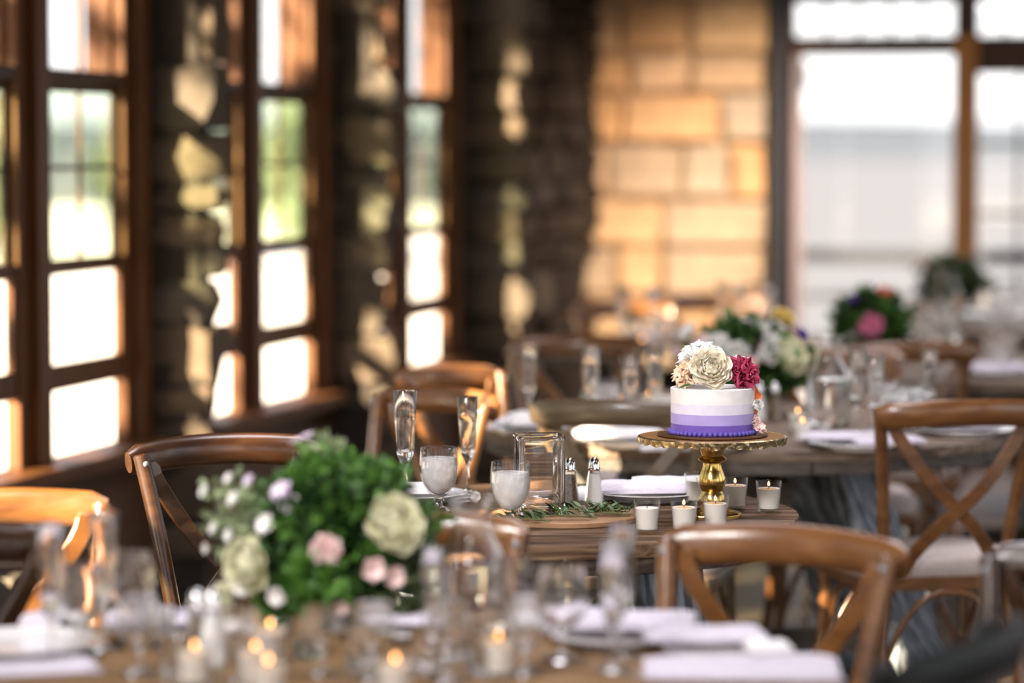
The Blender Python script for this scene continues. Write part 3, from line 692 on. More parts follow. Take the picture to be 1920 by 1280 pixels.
def b_carafe():
    r = thing('glass_carafe', '', 'carafe')
    prof = [(0, 0), (.045, 0), (.050, .004), (.052, .02), (.052, .10), (.047, .125), (.034, .150), (.030, .170), (.032, .192), (.038, .212), (.0365, .2125), (.0305, .192), (.0285, .170), (.032, .1495), (.045, .1235), (.050, .10), (.050, .02), (.047, .009), (0, .008)]
    mb = MB(); mb.lathe(prof, 36); link('carafe_body', mb.mesh('carafe_body', True), 'glass', r)
    prof = [(0, .0076), (.0473, .0086), (.0503, .02), (.0503, .10), (.0492, .112), (0, .112)]
    mb = MB(); mb.lathe(prof, 32); link('water', mb.mesh('water', True), 'water', r)
    return r
def b_votive(lit=True):
    r = thing('votive_candle', '', 'candle')
    prof = [(0, 0), (.0205, 0), (.0215, .002), (.0265, .064), (.0258, .0645), (.0248, .0635), (.0205, .008), (0, .007)]
    mb = MB(); mb.lathe(prof, 30); link('glass_cup', mb.mesh('glass_cup', True), 'cup_glass', r)
    prof = [(0, .0078), (.0202, .0086), (.0235, .049), (.0225, .0495), (.018, .0485), (0, .0480)]
    mb = MB(); mb.lathe(prof, 26); w = link('wax', mb.mesh('wax', True), 'wax', r)
    mb = MB(); mb.tube([(0, 0, .047), (.0006, 0, .0555)], .0009, 6); link('wick', mb.mesh('wick'), 'wick', w)
    if lit:
        mb = MB(); mb.lathe([(0, .0540), (.0018, .0555), (.0025, .0575), (.0018, .0605), (.0008, .0630), (0, .0642)], 12); link('flame', mb.mesh('flame', True), 'flame', w)
        mb = MB(); mb.lathe([(0, .0487), (.017, .0489), (.017, .0480), (0, .0478)], 20); link('molten_wax', mb.mesh('molten_wax', True), 'wax_melt', w)
    return r
def b_votive_out(): return b_votive(False)
def b_cup():
    r = thing('glass_tumbler', '', 'glass')
    prof = [(0, 0), (.024, 0), (.026, .003), (.031, .075), (.0302, .0755), (.0294, .0745), (.025, .010), (0, .008)]
    mb = MB(); mb.lathe(prof, 28); link('tumbler_body', mb.mesh('tumbler_body', True), 'glass', r)
    return r
def b_shaker(name='salt_shaker', fill='salt'):
    r = thing(name, '', 'shaker')
    prof = [(0, 0), (.0225, 0), (.0235, .003), (.0215, .012), (.0125, .083), (.0115, .088), (.0105, .088), (.0112, .083), (.0195, .013), (.0195, .007), (0, .006)]
    mb = MB(); mb.lathe(prof, 10); link('glass_body', mb.mesh('glass_body'), 'cup_glass', r, bevel=.001, seg=2)
    prof = [(0, .0066), (.0185, .0075), (.0185, .0135), (.0112, .075), (0, .0755)]
    mb = MB(); mb.lathe(prof, 18); link(fill, mb.mesh(fill, True), fill, r)
    prof = [(.0122, .082), (.0135, .0835), (.0135, .0865), (.0118, .0875), (.0112, .098), (.0095, .1035), (.0055, .1075), (.0035, .1095), (0, .110)]
    mb = MB(); mb.lathe(prof, 22); link('metal_cap', mb.mesh('metal_cap', True), 'chrome', r)
    return r
def b_pepper(): return b_shaker('pepper_shaker', 'pepper')
def b_plate():
    r = thing('dinner_plate', '', 'plate')
    prof = [(0, .004), (.07, .004), (.072, 0), (.076, 0), (.080, .006), (.120, .0175), (.1215, .0185), (.120, .0195), (.080, .0085), (.070, .0068), (0, .0065)]
    mb = MB(); mb.lathe(prof, 40); link('plate_body', mb.mesh('plate_body', True), 'china', r)
    return r
def napkin_mesh(w, d, t, seed, wav=.004):
    rg = random.Random(seed); nx, ny = 18, 10; vs = []; fs = []
    off = Vector((rg.uniform(0, 50), rg.uniform(0, 50), 0))
    def surf(i, j, top):
        a = i / nx * 2 - 1; b = j / ny * 2 - 1; x = a * w / 2; y = b * d / 2 * (1 + .08 * a)
        e = max(abs(a), abs(b)) ** 8
        z = (t * (1 - .55 * e) + wav * noise.noise(Vector((x * 22, y * 30, 0)) + off) + .5 * wav * math.sin(y * 90 + 3 * a)) if top else 0
        return Vector((x + .004 * noise.noise(off + Vector((b * 3, a, 0))), y, max(z, t * .2) if top else 0))
    for top in (0, 1):
        for j in range(ny + 1):
            for i in range(nx + 1): vs.append(surf(i, j, top))
    k = (nx + 1) * (ny + 1)
    for j in range(ny):
        for i in range(nx):
            a = j * (nx + 1) + i; fs.append((a, a + nx + 1, a + nx + 2, a + 1)); fs.append((k + a, k + a + 1, k + a + nx + 2, k + a + nx + 1))
    ring = [i for i in range(nx + 1)] + [j * (nx + 1) + nx for j in range(1, ny + 1)] + [ny * (nx + 1) + i for i in range(nx - 1, -1, -1)] + [j * (nx + 1) for j in range(ny - 1, 0, -1)]
    for a, b in zip(ring, ring[1:] + ring[:1]): fs.append((a, b, k + b, k + a))
    return new_mesh('napkin', vs, fs)
napkin_kinds = [napkin_mesh(.22, .11, .018, 1), napkin_mesh(.24, .15, .010, 2, .003), napkin_mesh(.12, .10, .026, 3, .008)]
def napkin(kind, loc, rz, label, m='napkin_cloth', group=None, scale=1.0):
    o = link('folded_napkin', napkin_kinds[kind], m, None, loc, (0, 0, rz), (scale,) * 3)
    return tag(o, label, 'napkin', group)
def b_fork():
    r = thing('dinner_fork', '', 'fork')
    mb = MB(); mb.tube([(0, -.09, .003), (0, -.04, .004), (0, .03, .007), (0, .045, .005)], [(.0012, .006), (.0012, .004), (.0012, .0025), (.0012, .009)], 8, flat=(0, 0, 1)); link('handle', mb.mesh('handle', True), 'chrome', r)
    for k in range(4):
        x = -.0075 + .005 * k
        mb = MB(); mb.tube([(x, .043, .005), (x, .065, .003), (x, .088, .006)], .0011, 6); link('tine', mb.mesh('tine', True), 'chrome', r)
    return r
def b_square_vase():
    r = thing('square_glass_vase', '', 'vase')
    def loop(h, z, rd, n=5):
        o = []
        for cx, cy, a0 in ((1, 1, 0), (-1, 1, 90), (-1, -1, 180), (1, -1, 270)):
            for i in range(n + 1): a = math.radians(a0 + 90 * i / n); o.append(Vector((cx * (h - rd) + rd * math.cos(a), cy * (h - rd) + rd * math.sin(a), z)))
        return o
    L = [loop(.043, 0, .008), loop(.0465, .003, .009), loop(.047, .02, .009), loop(.047, .148, .009), loop(.0478, .156, .009), loop(.0462, .1585, .009), loop(.0435, .157, .008), loop(.0425, .148, .008), loop(.0425, .026, .010), loop(.036, .020, .012)]
    mb = MB(); k = len(L[0]); mb.v = [v for l in L for v in l]
    for i in range(len(L) - 1):
        for j in range(k): mb.f.append((i * k + j, i * k + (j + 1) % k, (i + 1) * k + (j + 1) % k, (i + 1) * k + j))
    mb.f += [tuple(reversed(range(k))), tuple(range((len(L) - 1) * k, len(L) * k))]
    link('vase_body', mb.mesh('vase_body', True), 'glass', r)
    return r
goblet, wine, flute, carafe, votive, votive_out, tumbler, salt, pepper, plate, fork = [Kind(f) for f in (b_goblet, b_empty_goblet, b_flute, b_carafe, b_votive, b_votive_out, b_cup, b_shaker, b_pepper, b_plate, b_fork)]

# ------------------------------------------------------------------ flowers
def petal_mesh(h, w, cup, curl, ruffle, seed, na=6, nb=5):
    rg = random.Random(seed); off = Vector((rg.uniform(0, 90), 0, 0)); vs = []; fs = []
    for j in range(nb + 1):
        b = j / nb; wd = w * (0.30 + 0.70 * math.sin(PI * min(1, .08 + .62 * b)) ** 1.1) * (1 if b < .85 else 1 - (b - .85) * 1.5)
        for i in range(na + 1):
            a = i / na * 2 - 1
            top = 1 - .16 * a * a * (b ** 2)
            y = -cup * w * a * a * (.5 + .5 * b) + curl * h * b ** 3 + h * .10 * math.sin(PI * b)
            q = ruffle * h * noise.noise(off + Vector((a * 2.2, b * 1.5, 0))) * b
            vs.append(Vector((a * wd / 2, y + q, h * b * top + .5 * q)))
    for j in range(nb):
        for i in range(na): c = j * (na + 1) + i; fs.append((c, c + 1, c + na + 2, c + na + 1))
    return new_mesh('petal', vs, fs)
ROSE = [  # n, r0, z0, h, w, cup, lean, curl
    (4, .03, .16, .52, .40, .38, -4, .02), (5, .09, .14, .62, .55, .36, 2, .05), (6, .16, .12, .70, .66, .33, 8, .08), (7, .22, .08, .78, .78, .31, 16, .10),
    (8, .27, .04, .84, .90, .28, 26, .12), (8, .30, 0, .88, 1.00, .25, 37, .12), (8, .31, -.04, .92, 1.08, .22, 49, .14), (7, .30, -.08, .92, 1.10, .18, 62, .16)]
RUFFLED = [(5, .02, .05, .62, .5, .15, 10, .1), (7, .05, .04, .70, .6, .12, 24, .15), (8, .08, .02, .75, .65, .10, 40, .15), (9, .10, 0, .75, .7, .08, 58, .12), (8, .10, -.03, .70, .7, .05, 76, .1)]
OPEN = [(5, .04, 0, .85, .75, .12, 48, .1), (5, .04, -.03, .9, .8, .1, 66, .1)]
petal_lib = {}
def petal_specs(spec, seed, ruffle):
    rg = random.Random(seed); out = []
    for li, (n, r0, z0, h, w, cup, lean, curl) in enumerate(spec):
        ph0 = rg.uniform(0, 6.28)
        for i in range(n):
            key = (id(spec), li, i % 2, ruffle)
            if key not in petal_lib: petal_lib[key] = petal_mesh(h, w, cup, curl, ruffle, li * 7 + i)
            ph = ph0 + 2 * PI * i / n + rg.uniform(-.12, .12); ln = math.radians(lean + rg.uniform(-5, 5))
            loc = Vector((-math.sin(ph) * r0, math.cos(ph) * r0, z0)); out.append((petal_lib[key], loc, (-ln, 0, ph)))
    return out
def flower_thing(name, label, loc, rot, R, spec, material, seed, ruffle=.12, cat='flower', center=None):
    """a flower of single petals; R scales the unit flower; origin at its base"""
    r = thing(name, label, cat, loc, rot, None, R)
    for me, l, e in petal_specs(spec, seed, ruffle): link('petal', me, material, r, l, e)
    if center:
        mb = MB(); mb.ball((0, 0, .1), .14, 10, 6, (1, 1, .7)); link('flower_centre', mb.mesh('flower_centre', True), center, r)
    mb = MB(); mb.lathe([(0, -.22), (.10, -.20), (.22, -.08), (.12, .04), (0, .06)], 10); link('calyx', mb.mesh('calyx', True), 'leaf_bright', r)
    return r
def joined(spec, seed, ruffle, name):
    mb = MB()
    for me, l, e in petal_specs(spec, seed, ruffle):
        from mathutils import Euler
        M = Matrix.Translation(l) @ Euler(e).to_matrix().to_4x4(); mb.add([M @ v.co for v in me.vertices], [tuple(p.vertices) for p in me.polygons])
    return mb.mesh(name, True)
BLOOM = {'rose': joined(ROSE, 3, .12, 'rose_bloom'), 'ruffled': joined(RUFFLED, 4, .35, 'ruffled_bloom'), 'open': joined(OPEN, 5, .1, 'open_bloom')}
BNAME = {'rose': 'rose_bloom', 'ruffled': 'ruffled_bloom', 'open': 'small_bloom'}

def bouquet(label, base, blooms, R, hz, seed, nleaf=900, mats=('leaf_green', 'leaf_dark', 'leaf_pale'), vase='glass', group='table bouquets', vh=.10, sq=(1, 1, .8), leaf=.045, sprays=()):
    """base: foot of the vase; blooms: (offset from the foliage centre, size, kind, material)"""
    rg = random.Random(seed); r = thing('flower_bouquet', label, 'bouquet', base, (0, 0, 0), group)
    mb = MB(); mb.lathe([(0, 0), (.045, 0), (.05, .004), (.055, vh), (.053, vh + .001), (.047, .008), (0, .007)], 24); link('vase', mb.mesh('vase', True), vase, r)
    c = Vector((0, 0, hz))
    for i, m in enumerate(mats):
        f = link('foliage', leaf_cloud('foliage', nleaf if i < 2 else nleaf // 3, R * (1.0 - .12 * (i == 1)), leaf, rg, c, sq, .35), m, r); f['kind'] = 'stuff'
    mb = MB()
    for i in range(14):
        a = rg.uniform(0, 6.28); e = Vector((math.cos(a) * R * .6, math.sin(a) * R * .6, hz + rg.uniform(-.02, .06))); mb.tube(bez((math.cos(a + 2) * .03, math.sin(a + 2) * .03, .012), (0, 0, vh), e, 5), .0016, 5)
    f = link('stems', mb.mesh('stems', True), 'stem', r); f['kind'] = 'stuff'
    for off, size, kind, m in blooms:
        o = Vector(off); d = Vector((o.x, o.y - .25 * R, o.z + .35 * R)).normalized()
        b = link(BNAME[kind], BLOOM[kind], m, r, c + o, d.to_track_quat('Z', 'Y').to_euler(), (size,) * 3)
        if o.length > R * 1.02:
            mb = MB(); q = d.to_track_quat('Z', 'Y').to_matrix().transposed()
            pts = [c + o * t - Vector((0, 0, .02 * (1 - t))) for t in (.3, .6, .85, 1)]; mb.tube(pts, .0011, 5); link('flower_stem', mb.mesh('flower_stem'), 'stem', r)
    for (off, size, n, m) in sprays:
        f = link('feathery_sprig', leaf_cloud('feathery_sprig', n, size, .022, rg, c + Vector(off), (1, 1, 1.25), .1), m, r); f['kind'] = 'stuff'
    return r
def sprig(label, p0, ang, L, seed, group='olive sprigs by the glass vase'):
    rg = random.Random(seed); r = thing('leafy_sprig', label, 'sprig', p0, (0, 0, ang), group)
    pts = [(0, 0, .004), (L * .3, .006, .008), (L * .65, -.004, .009), (L, .004, .006)]
    mb = MB(); mb.tube(pts, [.0016, .0014, .0011, .0006], 6); link('stem', mb.mesh('stem', True), 'stem', r)
    n = 24
    for i in range(n):
        t = (i + 1) / n; x = L * t; s = 1 if i % 2 else -1; a = s * rg.uniform(.35, .95); l = rg.uniform(.022, .036)
        o = link('leaf', leaf_me, rg.choice(['leaf_olive', 'leaf_green', 'leaf_olive', 'leaf_dark']), r, (x, 0, .007 + rg.uniform(-.001, .003)), (rg.uniform(-.5, .5), -rg.uniform(.1, .8), a), (l, l, l))
    return r
leaf_me = None
def make_leaf():
    mb = MB(); k = 5
    for i in range(k + 1):
        t = i / k; w = .13 * math.sin(PI * min(1, t * .97 + .02)) ** .8; z = .10 * math.sin(PI * t)
        mb.v += [Vector((t, -w, z + .05 * w)), Vector((t, 0, z - .02)), Vector((t, w, z + .05 * w))]
    for i in range(k):
        for j in range(2): a = i * 3 + j; mb.f.append((a, a + 3, a + 4, a + 1))
    return mb.mesh('leaf', True)
leaf_me = make_leaf()
# ------------------------------------------------------------------ cake table
CT = P(1335, 971, TZ); px1 = CT.y / FPX                      # cake stand axis; metres per pixel there
st = thing('cake_stand', 'gold pedestal cake stand with a scalloped rim under the purple cake', 'cake stand', CT)
mb = MB(); mb.lathe([(0, 0), (.056, 0), (.060, .002), (.060, .010), (.056, .013), (.040, .016), (.028, .021), (0, .024)], 12); link('foot', mb.mesh('foot'), 'gold', st, bevel=.0015)
mb = MB(); mb.lathe([(.0, .018), (.020, .019), (.0235, .024), (.0265, .032), (.0265, .042), (.0225, .050), (.0205, .055), (.0245, .062), (.0275, .072), (.0268, .083), (.0215, .096), (.0185, .106), (.0185, .112), (.0265, .1165), (.0285, .119), (.0265, .1225), (.021, .126), (.0235, .134), (.0265, .142), (.0255, .151), (.030, .157), (.05, .159), (0, .1595)], 36)
link('stem', mb.mesh('stem', True), 'gold', st)
mb = MB(); mb.lathe([(0, .1585), (.10, .1605), (.146, .162), (.1475, .1645), (.146, .1665), (.10, .1665), (0, .1665)], 64); link('plate', mb.mesh('plate', True), 'gold_matt', st)
vs = []; rim = MB(); nr = 240
for i in range(nr):
    a = 2 * PI * i / nr; sc = .5 + .5 * math.cos(26 * a + 2.5 * noise.noise(Vector((3 * math.cos(a), 3 * math.sin(a), 0)))) + .9 * noise.noise(Vector((7 * math.cos(a), 7 * math.sin(a), 0))); q = random.Random(i).uniform(-.0008, .0008)
    for rr_, zz in ((.1450, .1672), (.1495 + q, .1655), (.1485 + .0015 * math.sin(a * 37 + 1) + 2 * q, .1595 + .001 * math.sin(a * 23)), (.1475 + 2 * q, .1508 + .0040 * sc), (.1430, .1508 + .0040 * sc)): rim.v.append(Vector((rr_ * math.cos(a), rr_ * math.sin(a), zz)))
for i in range(nr):
    for j in range(5): rim.f.append((i * 5 + j, ((i + 1) % nr) * 5 + j, ((i + 1) % nr) * 5 + (j + 1) % 5, i * 5 + (j + 1) % 5))
link('scalloped_rim', rim.mesh('scalloped_rim', True), 'gold_pale', st)
ztop = TZ + .1675
bd = link('cake_board', None or (lambda: (lambda m: m.lathe([(0, 0), (.109, 0), (.111, .001), (.111, .003), (.109, .004), (0, .004)], 60).mesh('cake_board', True))(MB()))(), 'board_bronze', None, (CT.x, CT.y, ztop))
tag(bd, 'round bronze gold board under the purple cake on the gold stand', 'cake board')
zc = ztop + .0042; RC = .0835
ck = thing('ombre_cake', 'round cake with white to purple ombre icing and a beaded base', 'cake', (CT.x, CT.y, zc))
wobf = lambda a, z: 1 + .004 * noise.noise(Vector((3 * math.cos(a), 3 * math.sin(a), z * 25)))
for nm, m, z0, z1, dr in (('icing_band', 'icing_purple', 0, .0215, 0), ('icing_band', 'icing_lilac', .0215, .0425, .0002), ('icing_band', 'icing_pale', .0425, .0625, .0004)):
    mb = MB(); mb.lathe([(.05, z0), (RC + dr, z0), (RC + dr + .0001, (z0 + z1) / 2), (RC + dr + .0001, z1 + .0002), (.05, z1 + .0004)], 90, wob=wobf); link(nm, mb.mesh(nm, True), m, ck)
mb = MB(); mb.lathe([(.05, .0625), (RC + .0006, .0625), (RC + .0008, .075), (RC + .001, .0915), (RC - .001, .0925), (.06, .0922), (0, .0918)], 90, wob=wobf); link('icing_top', mb.mesh('icing_top', True), 'icing_white', ck)
mb = MB(); mb.ball((0, 0, 0), .0052, 10, 6); bead = mb.mesh('icing_bead', True)
for i in range(52):
    a = 2 * PI * i / 52; link('icing_bead', bead, 'icing_bead', ck, ((RC + .0025) * math.cos(a), (RC + .0025) * math.sin(a), .0046), None, (1, 1, random.Random(i).uniform(.9, 1.1)))
zt = zc + .0925
def cf(px, py, dy): p = P(px, py, None, CT.y + dy); return p
flower_thing('garden_rose', 'large cream garden rose in front on top of the purple cake', cf(1332, 694, -.030), (math.radians(62), 0, math.radians(4)), .0395, ROSE, 'petal_cream', 21, .05)
flower_thing('peach_carnation', 'pale peach ruffled flower at the left on top of the cake', cf(1292, 706, -.012), (math.radians(52), 0, math.radians(-48)), .040, RUFFLED, 'petal_peach', 22, .45)
flower_thing('magenta_carnation', 'deep magenta ruffled flower at the right on top of the cake', cf(1388, 702, -.010), (math.radians(52), 0, math.radians(32)), .046, RUFFLED, 'petal_magenta', 23, .5)
flower_thing('white_bloom', 'white ruffled flower standing behind the cream rose on the cake', cf(1314, 678, .030), (math.radians(22), 0, math.radians(-25)), .056, RUFFLED, 'petal_white', 24, .4)
flower_thing('white_bloom', 'small white flower behind the magenta one on the cake', cf(1385, 686, .030), (math.radians(20), 0, math.radians(30)), .030, OPEN, 'petal_white', 25, .3)
flower_thing('orange_blossom', 'orange blossom fixed high on the right side of the cake', cf(1411, 745, -.005), (math.radians(35), math.radians(65), 0), .024, OPEN, 'petal_orange', 26, .3)
flower_thing('white_bud', 'silvery white rosebud on the right side of the cake', cf(1417, 762, -.022), (math.radians(60), math.radians(40), 0), .018, ROSE[:5], 'petal_white', 27, .2)
flower_thing('orange_blossom', 'small orange blossom tucked under the white bud beside the cake', cf(1410, 776, -.006), (math.radians(60), math.radians(45), 0), .014, OPEN, 'petal_orange', 28, .3)
flower_thing('blush_blossom', 'blush pink ruffled flower lying low beside the cake at right', cf(1413, 791, -.020), (math.radians(55), math.radians(55), 0), .019, RUFFLED, 'petal_blush', 29, .4)
flower_thing('blush_blossom', 'blush pink open flower on the gold board at the foot of the cake', cf(1424, 803, -.030), (math.radians(40), math.radians(40), 0), .016, OPEN, 'petal_blush', 30, .4)
lf = thing('rose_leaf', 'green rose leaf showing under the cream rose on the cake', 'leaf', cf(1296, 722, -.052), (0, 0, math.radians(200)), None, .028)
link('blade', leaf_me, 'leaf_bright', lf, (0, 0, 0), (.6, .2, 0), (1, 1.6, 1)); mb = MB(); mb.tube([(0, 0, 0), (-.3, 0, -.05)], .02, 5); link('leaf_stalk', mb.mesh('leaf_stalk'), 'stem', lf)

def votive_at(px, py, label, k=votive, **kw): return k.at(px, py, label, group='votive candles', **kw)
votive_at(1213, 999, 'unlit white votive in clear cup, leftmost of three in front of cake stand', votive_out)
votive_at(1282, 998, 'lit white votive in clear cup, middle of three in front of cake stand')
votive_at(1341, 990, 'lit votive in clear cup directly in front of the gold stem')
votive_at(1306, 944, 'white votive cup half hidden behind the gold stem at left', votive_out)
votive_at(1378, 954, 'lit votive cup just right of the gold stem')
votive_at(1441, 960, 'lit votive cup near the right end of the cake table')
GG = 'water goblets of iced water'
goblet.at(957, 990, 'goblet of iced water on the cake table in front of the square vase', group=GG)
goblet.at(823, 958, 'goblet of iced water between the two sharp champagne flutes', group=GG)
FG = 'champagne flutes'
flute.at(760, 942, 'clear faceted champagne flute, taller left one of the sharp pair', scale=1.04, group=FG)
flute.at(877, 926, 'clear faceted champagne flute, right one of the sharp pair', scale=.93, group=FG)
sv = b_square_vase(); sv.location = P(1011, 962, TZ + .0125); sv.rotation_euler = (0, 0, math.radians(8)); sv['label'] = 'thick square clear glass vase on the wooden disc'
dc = P(1056, 974, TZ)
mb = MB(); mb.lathe([(0, 0), (.148, 0), (.150, .002), (.150, .010), (.148, .012), (0, .012)], 60)
tag(link('wooden_disc', mb.mesh('wooden_disc'), 'disc_wood', None, dc), 'thin round wooden disc under the square vase and sprigs', 'board')
pepper.at(1068, 958, 'pepper shaker with metal cap beside the square vase')
salt.at(1114, 956, 'salt shaker with metal cap right of the pepper on the cake table')
for i, (px, py, a, L) in enumerate([(1182, 968, 178, .15), (1168, 963, 174, .13), (1120, 974, 182, .13), (1030, 980, 178, .10), (1095, 966, 4, .09)]):
    lab = ['longest olive sprig pointing left along the front of the wooden disc', 'olive sprig lying behind the longest one on the disc', 'olive sprig below the salt shaker at the front of the disc', 'short sprig in front of the square glass vase', 'olive sprig running right from beneath the salt shaker'][i]
    sprig(lab, P(px, py, TZ + .0125), math.radians(a), L, 40 + i)
PGp = 'place plates'; NG = 'folded napkins'
pl = P(1215, 936, TZ); plate.put(pl, 'white plate behind the salt shaker carrying a folded napkin', group=PGp)
napkin(0, pl + Vector((.0, -.01, .020)), .15, 'lavender white napkin folded on the plate left of the gold stem', 'napkin_cloth', NG, 1.0)
napkin(1, pl + Vector((.05, .03, .036)), -.10, 'second white napkin lying on top of the one left of the stem', 'napkin_white', NG, .7)
napkin(2, P(1108, 934, TZ), .3, 'small crumpled white napkin just behind the salt shaker', 'napkin_white', NG, .75)
pl = P(775, 938, TZ); plate.put(pl, 'white plate at the left rim of the cake table behind bouquet', group=PGp, scale=.95)
napkin(0, pl + Vector((-.02, 0, .019)), .2, 'sunlit white napkin on the plate behind the foreground bouquet', 'napkin_white', NG, .9)

# ------------------------------------------------------------------ foreground table
def fo(px, py, dy=-.06):                      # offset from the foliage centre of the foreground bouquet
    p = P(px, py, None, FB.y + dy); return tuple(p - FB - Vector((0, 0, .165)))
FB = P(640, 1172, TZ)
bl = [(fo(735, 968, -.10), .044, 'rose', 'petal_greenish'), (fo(472, 1042, -.10), .042, 'rose', 'petal_greenish'), (fo(612, 1012, -.13), .030, 'ruffled', 'petal_blush'), (fo(428, 1098, -.08), .030, 'ruffled', 'petal_greenish'),
      (fo(690, 930, -.02), .028, 'rose', 'petal_blush'), (fo(700, 1048, -.14), .022, 'open', 'petal_blush'), (fo(738, 1062, -.12), .020, 'open', 'petal_blush'), (fo(520, 1098, -.14), .018, 'open', 'petal_white'), (fo(455, 1080, -.12), .018, 'open', 'petal_white'),
      (fo(385, 903), .013, 'open', 'petal_white'), (fo(430, 880), .012, 'open', 'petal_white'), (fo(468, 884), .013, 'open', 'petal_lilac'), (fo(440, 918), .015, 'open', 'petal_white'), (fo(402, 972), .012, 'open', 'petal_white'), (fo(432, 985), .014, 'open', 'petal_white'), (fo(388, 1010), .010, 'open', 'petal_white'),
      (fo(530, 905), .022, 'open', 'petal_lilac'), (fo(545, 930), .020, 'open', 'petal_white'), (fo(577, 803, .02), .014, 'open', 'petal_lilac'), (fo(556, 812, .02), .012, 'open', 'petal_lilac'), (fo(655, 895, 0), .014, 'open', 'petal_lilac'), (fo(800, 1010, -.02), .018, 'open', 'petal_white'), (fo(640, 1120, -.13), .014, 'open', 'petal_blush'), (fo(500, 965, -.08), .020, 'open', 'petal_white')]
sp = [(fo(600, 900, -.02), .052, 420, 'leaf_bright'), (fo(588, 1075, -.12), .05, 380, 'leaf_bright'), (fo(610, 850, 0), .035, 200, 'leaf_pale'), (fo(730, 985, -.02), .05, 260, 'leaf_green'), (fo(430, 940, 0), .05, 130, 'leaf_pale'), (fo(520, 1130, -.08), .045, 260, 'leaf_bright'), (fo(760, 1090, -.05), .05, 260, 'leaf_olive')]
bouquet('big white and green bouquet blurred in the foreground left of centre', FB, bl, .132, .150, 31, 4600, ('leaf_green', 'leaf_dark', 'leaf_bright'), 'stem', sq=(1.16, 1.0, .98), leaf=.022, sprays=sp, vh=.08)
carafe.at(886, 1192, 'clear glass carafe on the foreground table right of the bouquet', scale=1.0, group='glass carafes')
for px, py, s, lab in [(98, 1245, .9, 'tall flute at the left edge of the foreground table'), (196, 1216, .9, 'tall flute behind the goblets, second from the left in foreground'), (812, 1236, .72, 'flute just left of the foreground carafe'), (1148, 1255, .80, 'nearer flute of the blurred pair right of the foreground goblet'), (1166, 1232, .86, 'taller flute of the blurred pair behind the nearer one')]:
    flute.at(px, py, lab, scale=s, group=FG)
WG = 'empty goblets'
for px, py, s, lab in [(1054, 1236, 1.0, 'empty goblet in the foreground between carafe and flutes'), (152, 1232, 1.0, 'empty goblet between the two left foreground flutes'), (244, 1202, 1.0, 'empty goblet right of the left foreground flutes'), (958, 1206, .95, 'empty goblet right behind the foreground carafe'), (604, 1262, .7, 'small goblet in front of the foreground bouquet'), (700, 1275, .8, 'goblet bottom centre left, in front of the brightest votive'), (838, 1278, .85, 'goblet at the bottom edge below the carafe, left one'), (985, 1262, .8, 'goblet at the bottom edge right of the carafe'), (452, 1276, .75, 'goblet at the bottom edge between shakers and votives'), (262, 1262, .8, 'goblet at the bottom edge left of the shakers')]:
    wine.at(px, py, lab, scale=s, group=WG)
pepper.at(370, 1246, 'pepper shaker left of the salt in the foreground', scale=1.0)
salt.at(398, 1254, 'salt shaker with silver cap in the foreground left of the bouquet', scale=1.05)
def fl(px, py): p = P(px, py, TZ + .060); return Vector((p.x, p.y, TZ))
for px, py, lab in [(365, 1207, 'lit votive just in front of the foreground shakers'), (479, 1208, 'lit votive under the left side of the foreground bouquet'), (503, 1233, 'lit votive nearest below the left of the bouquet'), (741, 1231, 'brightest lit votive in front of the bouquet'), (935, 1190, 'lit votive beside the foot of the foreground carafe'), (507, 1166, 'lit votive half hidden behind others left of the bouquet')]:
    votive.put(fl(px, py), lab, group='votive candles')
for px, py, lab in [(676, 1258, 'empty clear cup left of the brightest foreground votive'), (800, 1262, 'empty clear cup right of the brightest foreground votive'), (862, 1240, 'empty clear cup in front of the carafe'), (575, 1235, 'empty clear cup under the bouquet'), (300, 1215, 'empty clear cup left of the foreground shakers'), (330, 1275, 'empty clear cup at the bottom edge near the shakers'), (905, 1268, 'empty clear cup at the bottom edge below the carafe')]:
    tumbler.at(px, py, lab, scale=.8, group='clear cups')
for px, py, s, lab in [(1150, 1206, .78, 'white plate behind the blurred flutes at the right of foreground'), (1362, 1230, .78, 'white plate at the far right of the foreground table'), (40, 1222, 1.0, 'white plate at the left edge of the foreground table'), (330, 1190, .9, 'white plate behind the foreground shakers'), (760, 1192, .9, 'white plate behind the carafe and bouquet')]:
    plate.at(px, py, lab, scale=s, group=PGp)
for k, px, py, z, a, s, lab, m in [(0, 1165, 1196, .021, -.1, 1.0, 'lavender napkin on the plate behind the blurred flutes', 'napkin_cloth'), (1, 1390, 1262, .004, -.05, 1.15, 'large lavender napkin hanging at the right end of foreground', 'napkin_cloth'), (0, 1320, 1222, .022, .1, .8, 'lavender napkin on the far right foreground plate', 'napkin_cloth'), (2, 1440, 1238, .016, .2, .5, 'small white bow of cloth on the large lavender napkin', 'napkin_white'),
                       (2, 78, 1192, .02, 0, .5, 'small lavender napkin standing on the left foreground plate', 'napkin_cloth'), (1, 70, 1256, .002, .3, .7, 'white napkin in front of the left foreground plate', 'napkin_cloth'), (0, 310, 1186, .02, .1, .8, 'lavender napkin behind the foreground shakers', 'napkin_cloth'), (2, 445, 1186, .002, .4, .7, 'white napkin left of the bouquet foot', 'napkin_white'), (0, 770, 1186, .019, -.1, .7, 'lavender napkin between bouquet and carafe', 'napkin_cloth'), (2, 1000, 1182, .002, 0, .8, 'white napkin right of the foreground carafe', 'napkin_white')]:
    napkin(k, P(px, py, TZ) + Vector((0, 0, z)), a, lab, m, NG, s)
for px, py, a, lab in [(1100, 1262, 1.2, 'silver fork left of the large lavender napkin'), (210, 1262, 1.6, 'silver fork near the left bottom corner'), (560, 1272, 1.4, 'silver fork at the bottom edge below the bouquet')]:
    fork.at(px, py, lab, rz=a, group='silver forks')

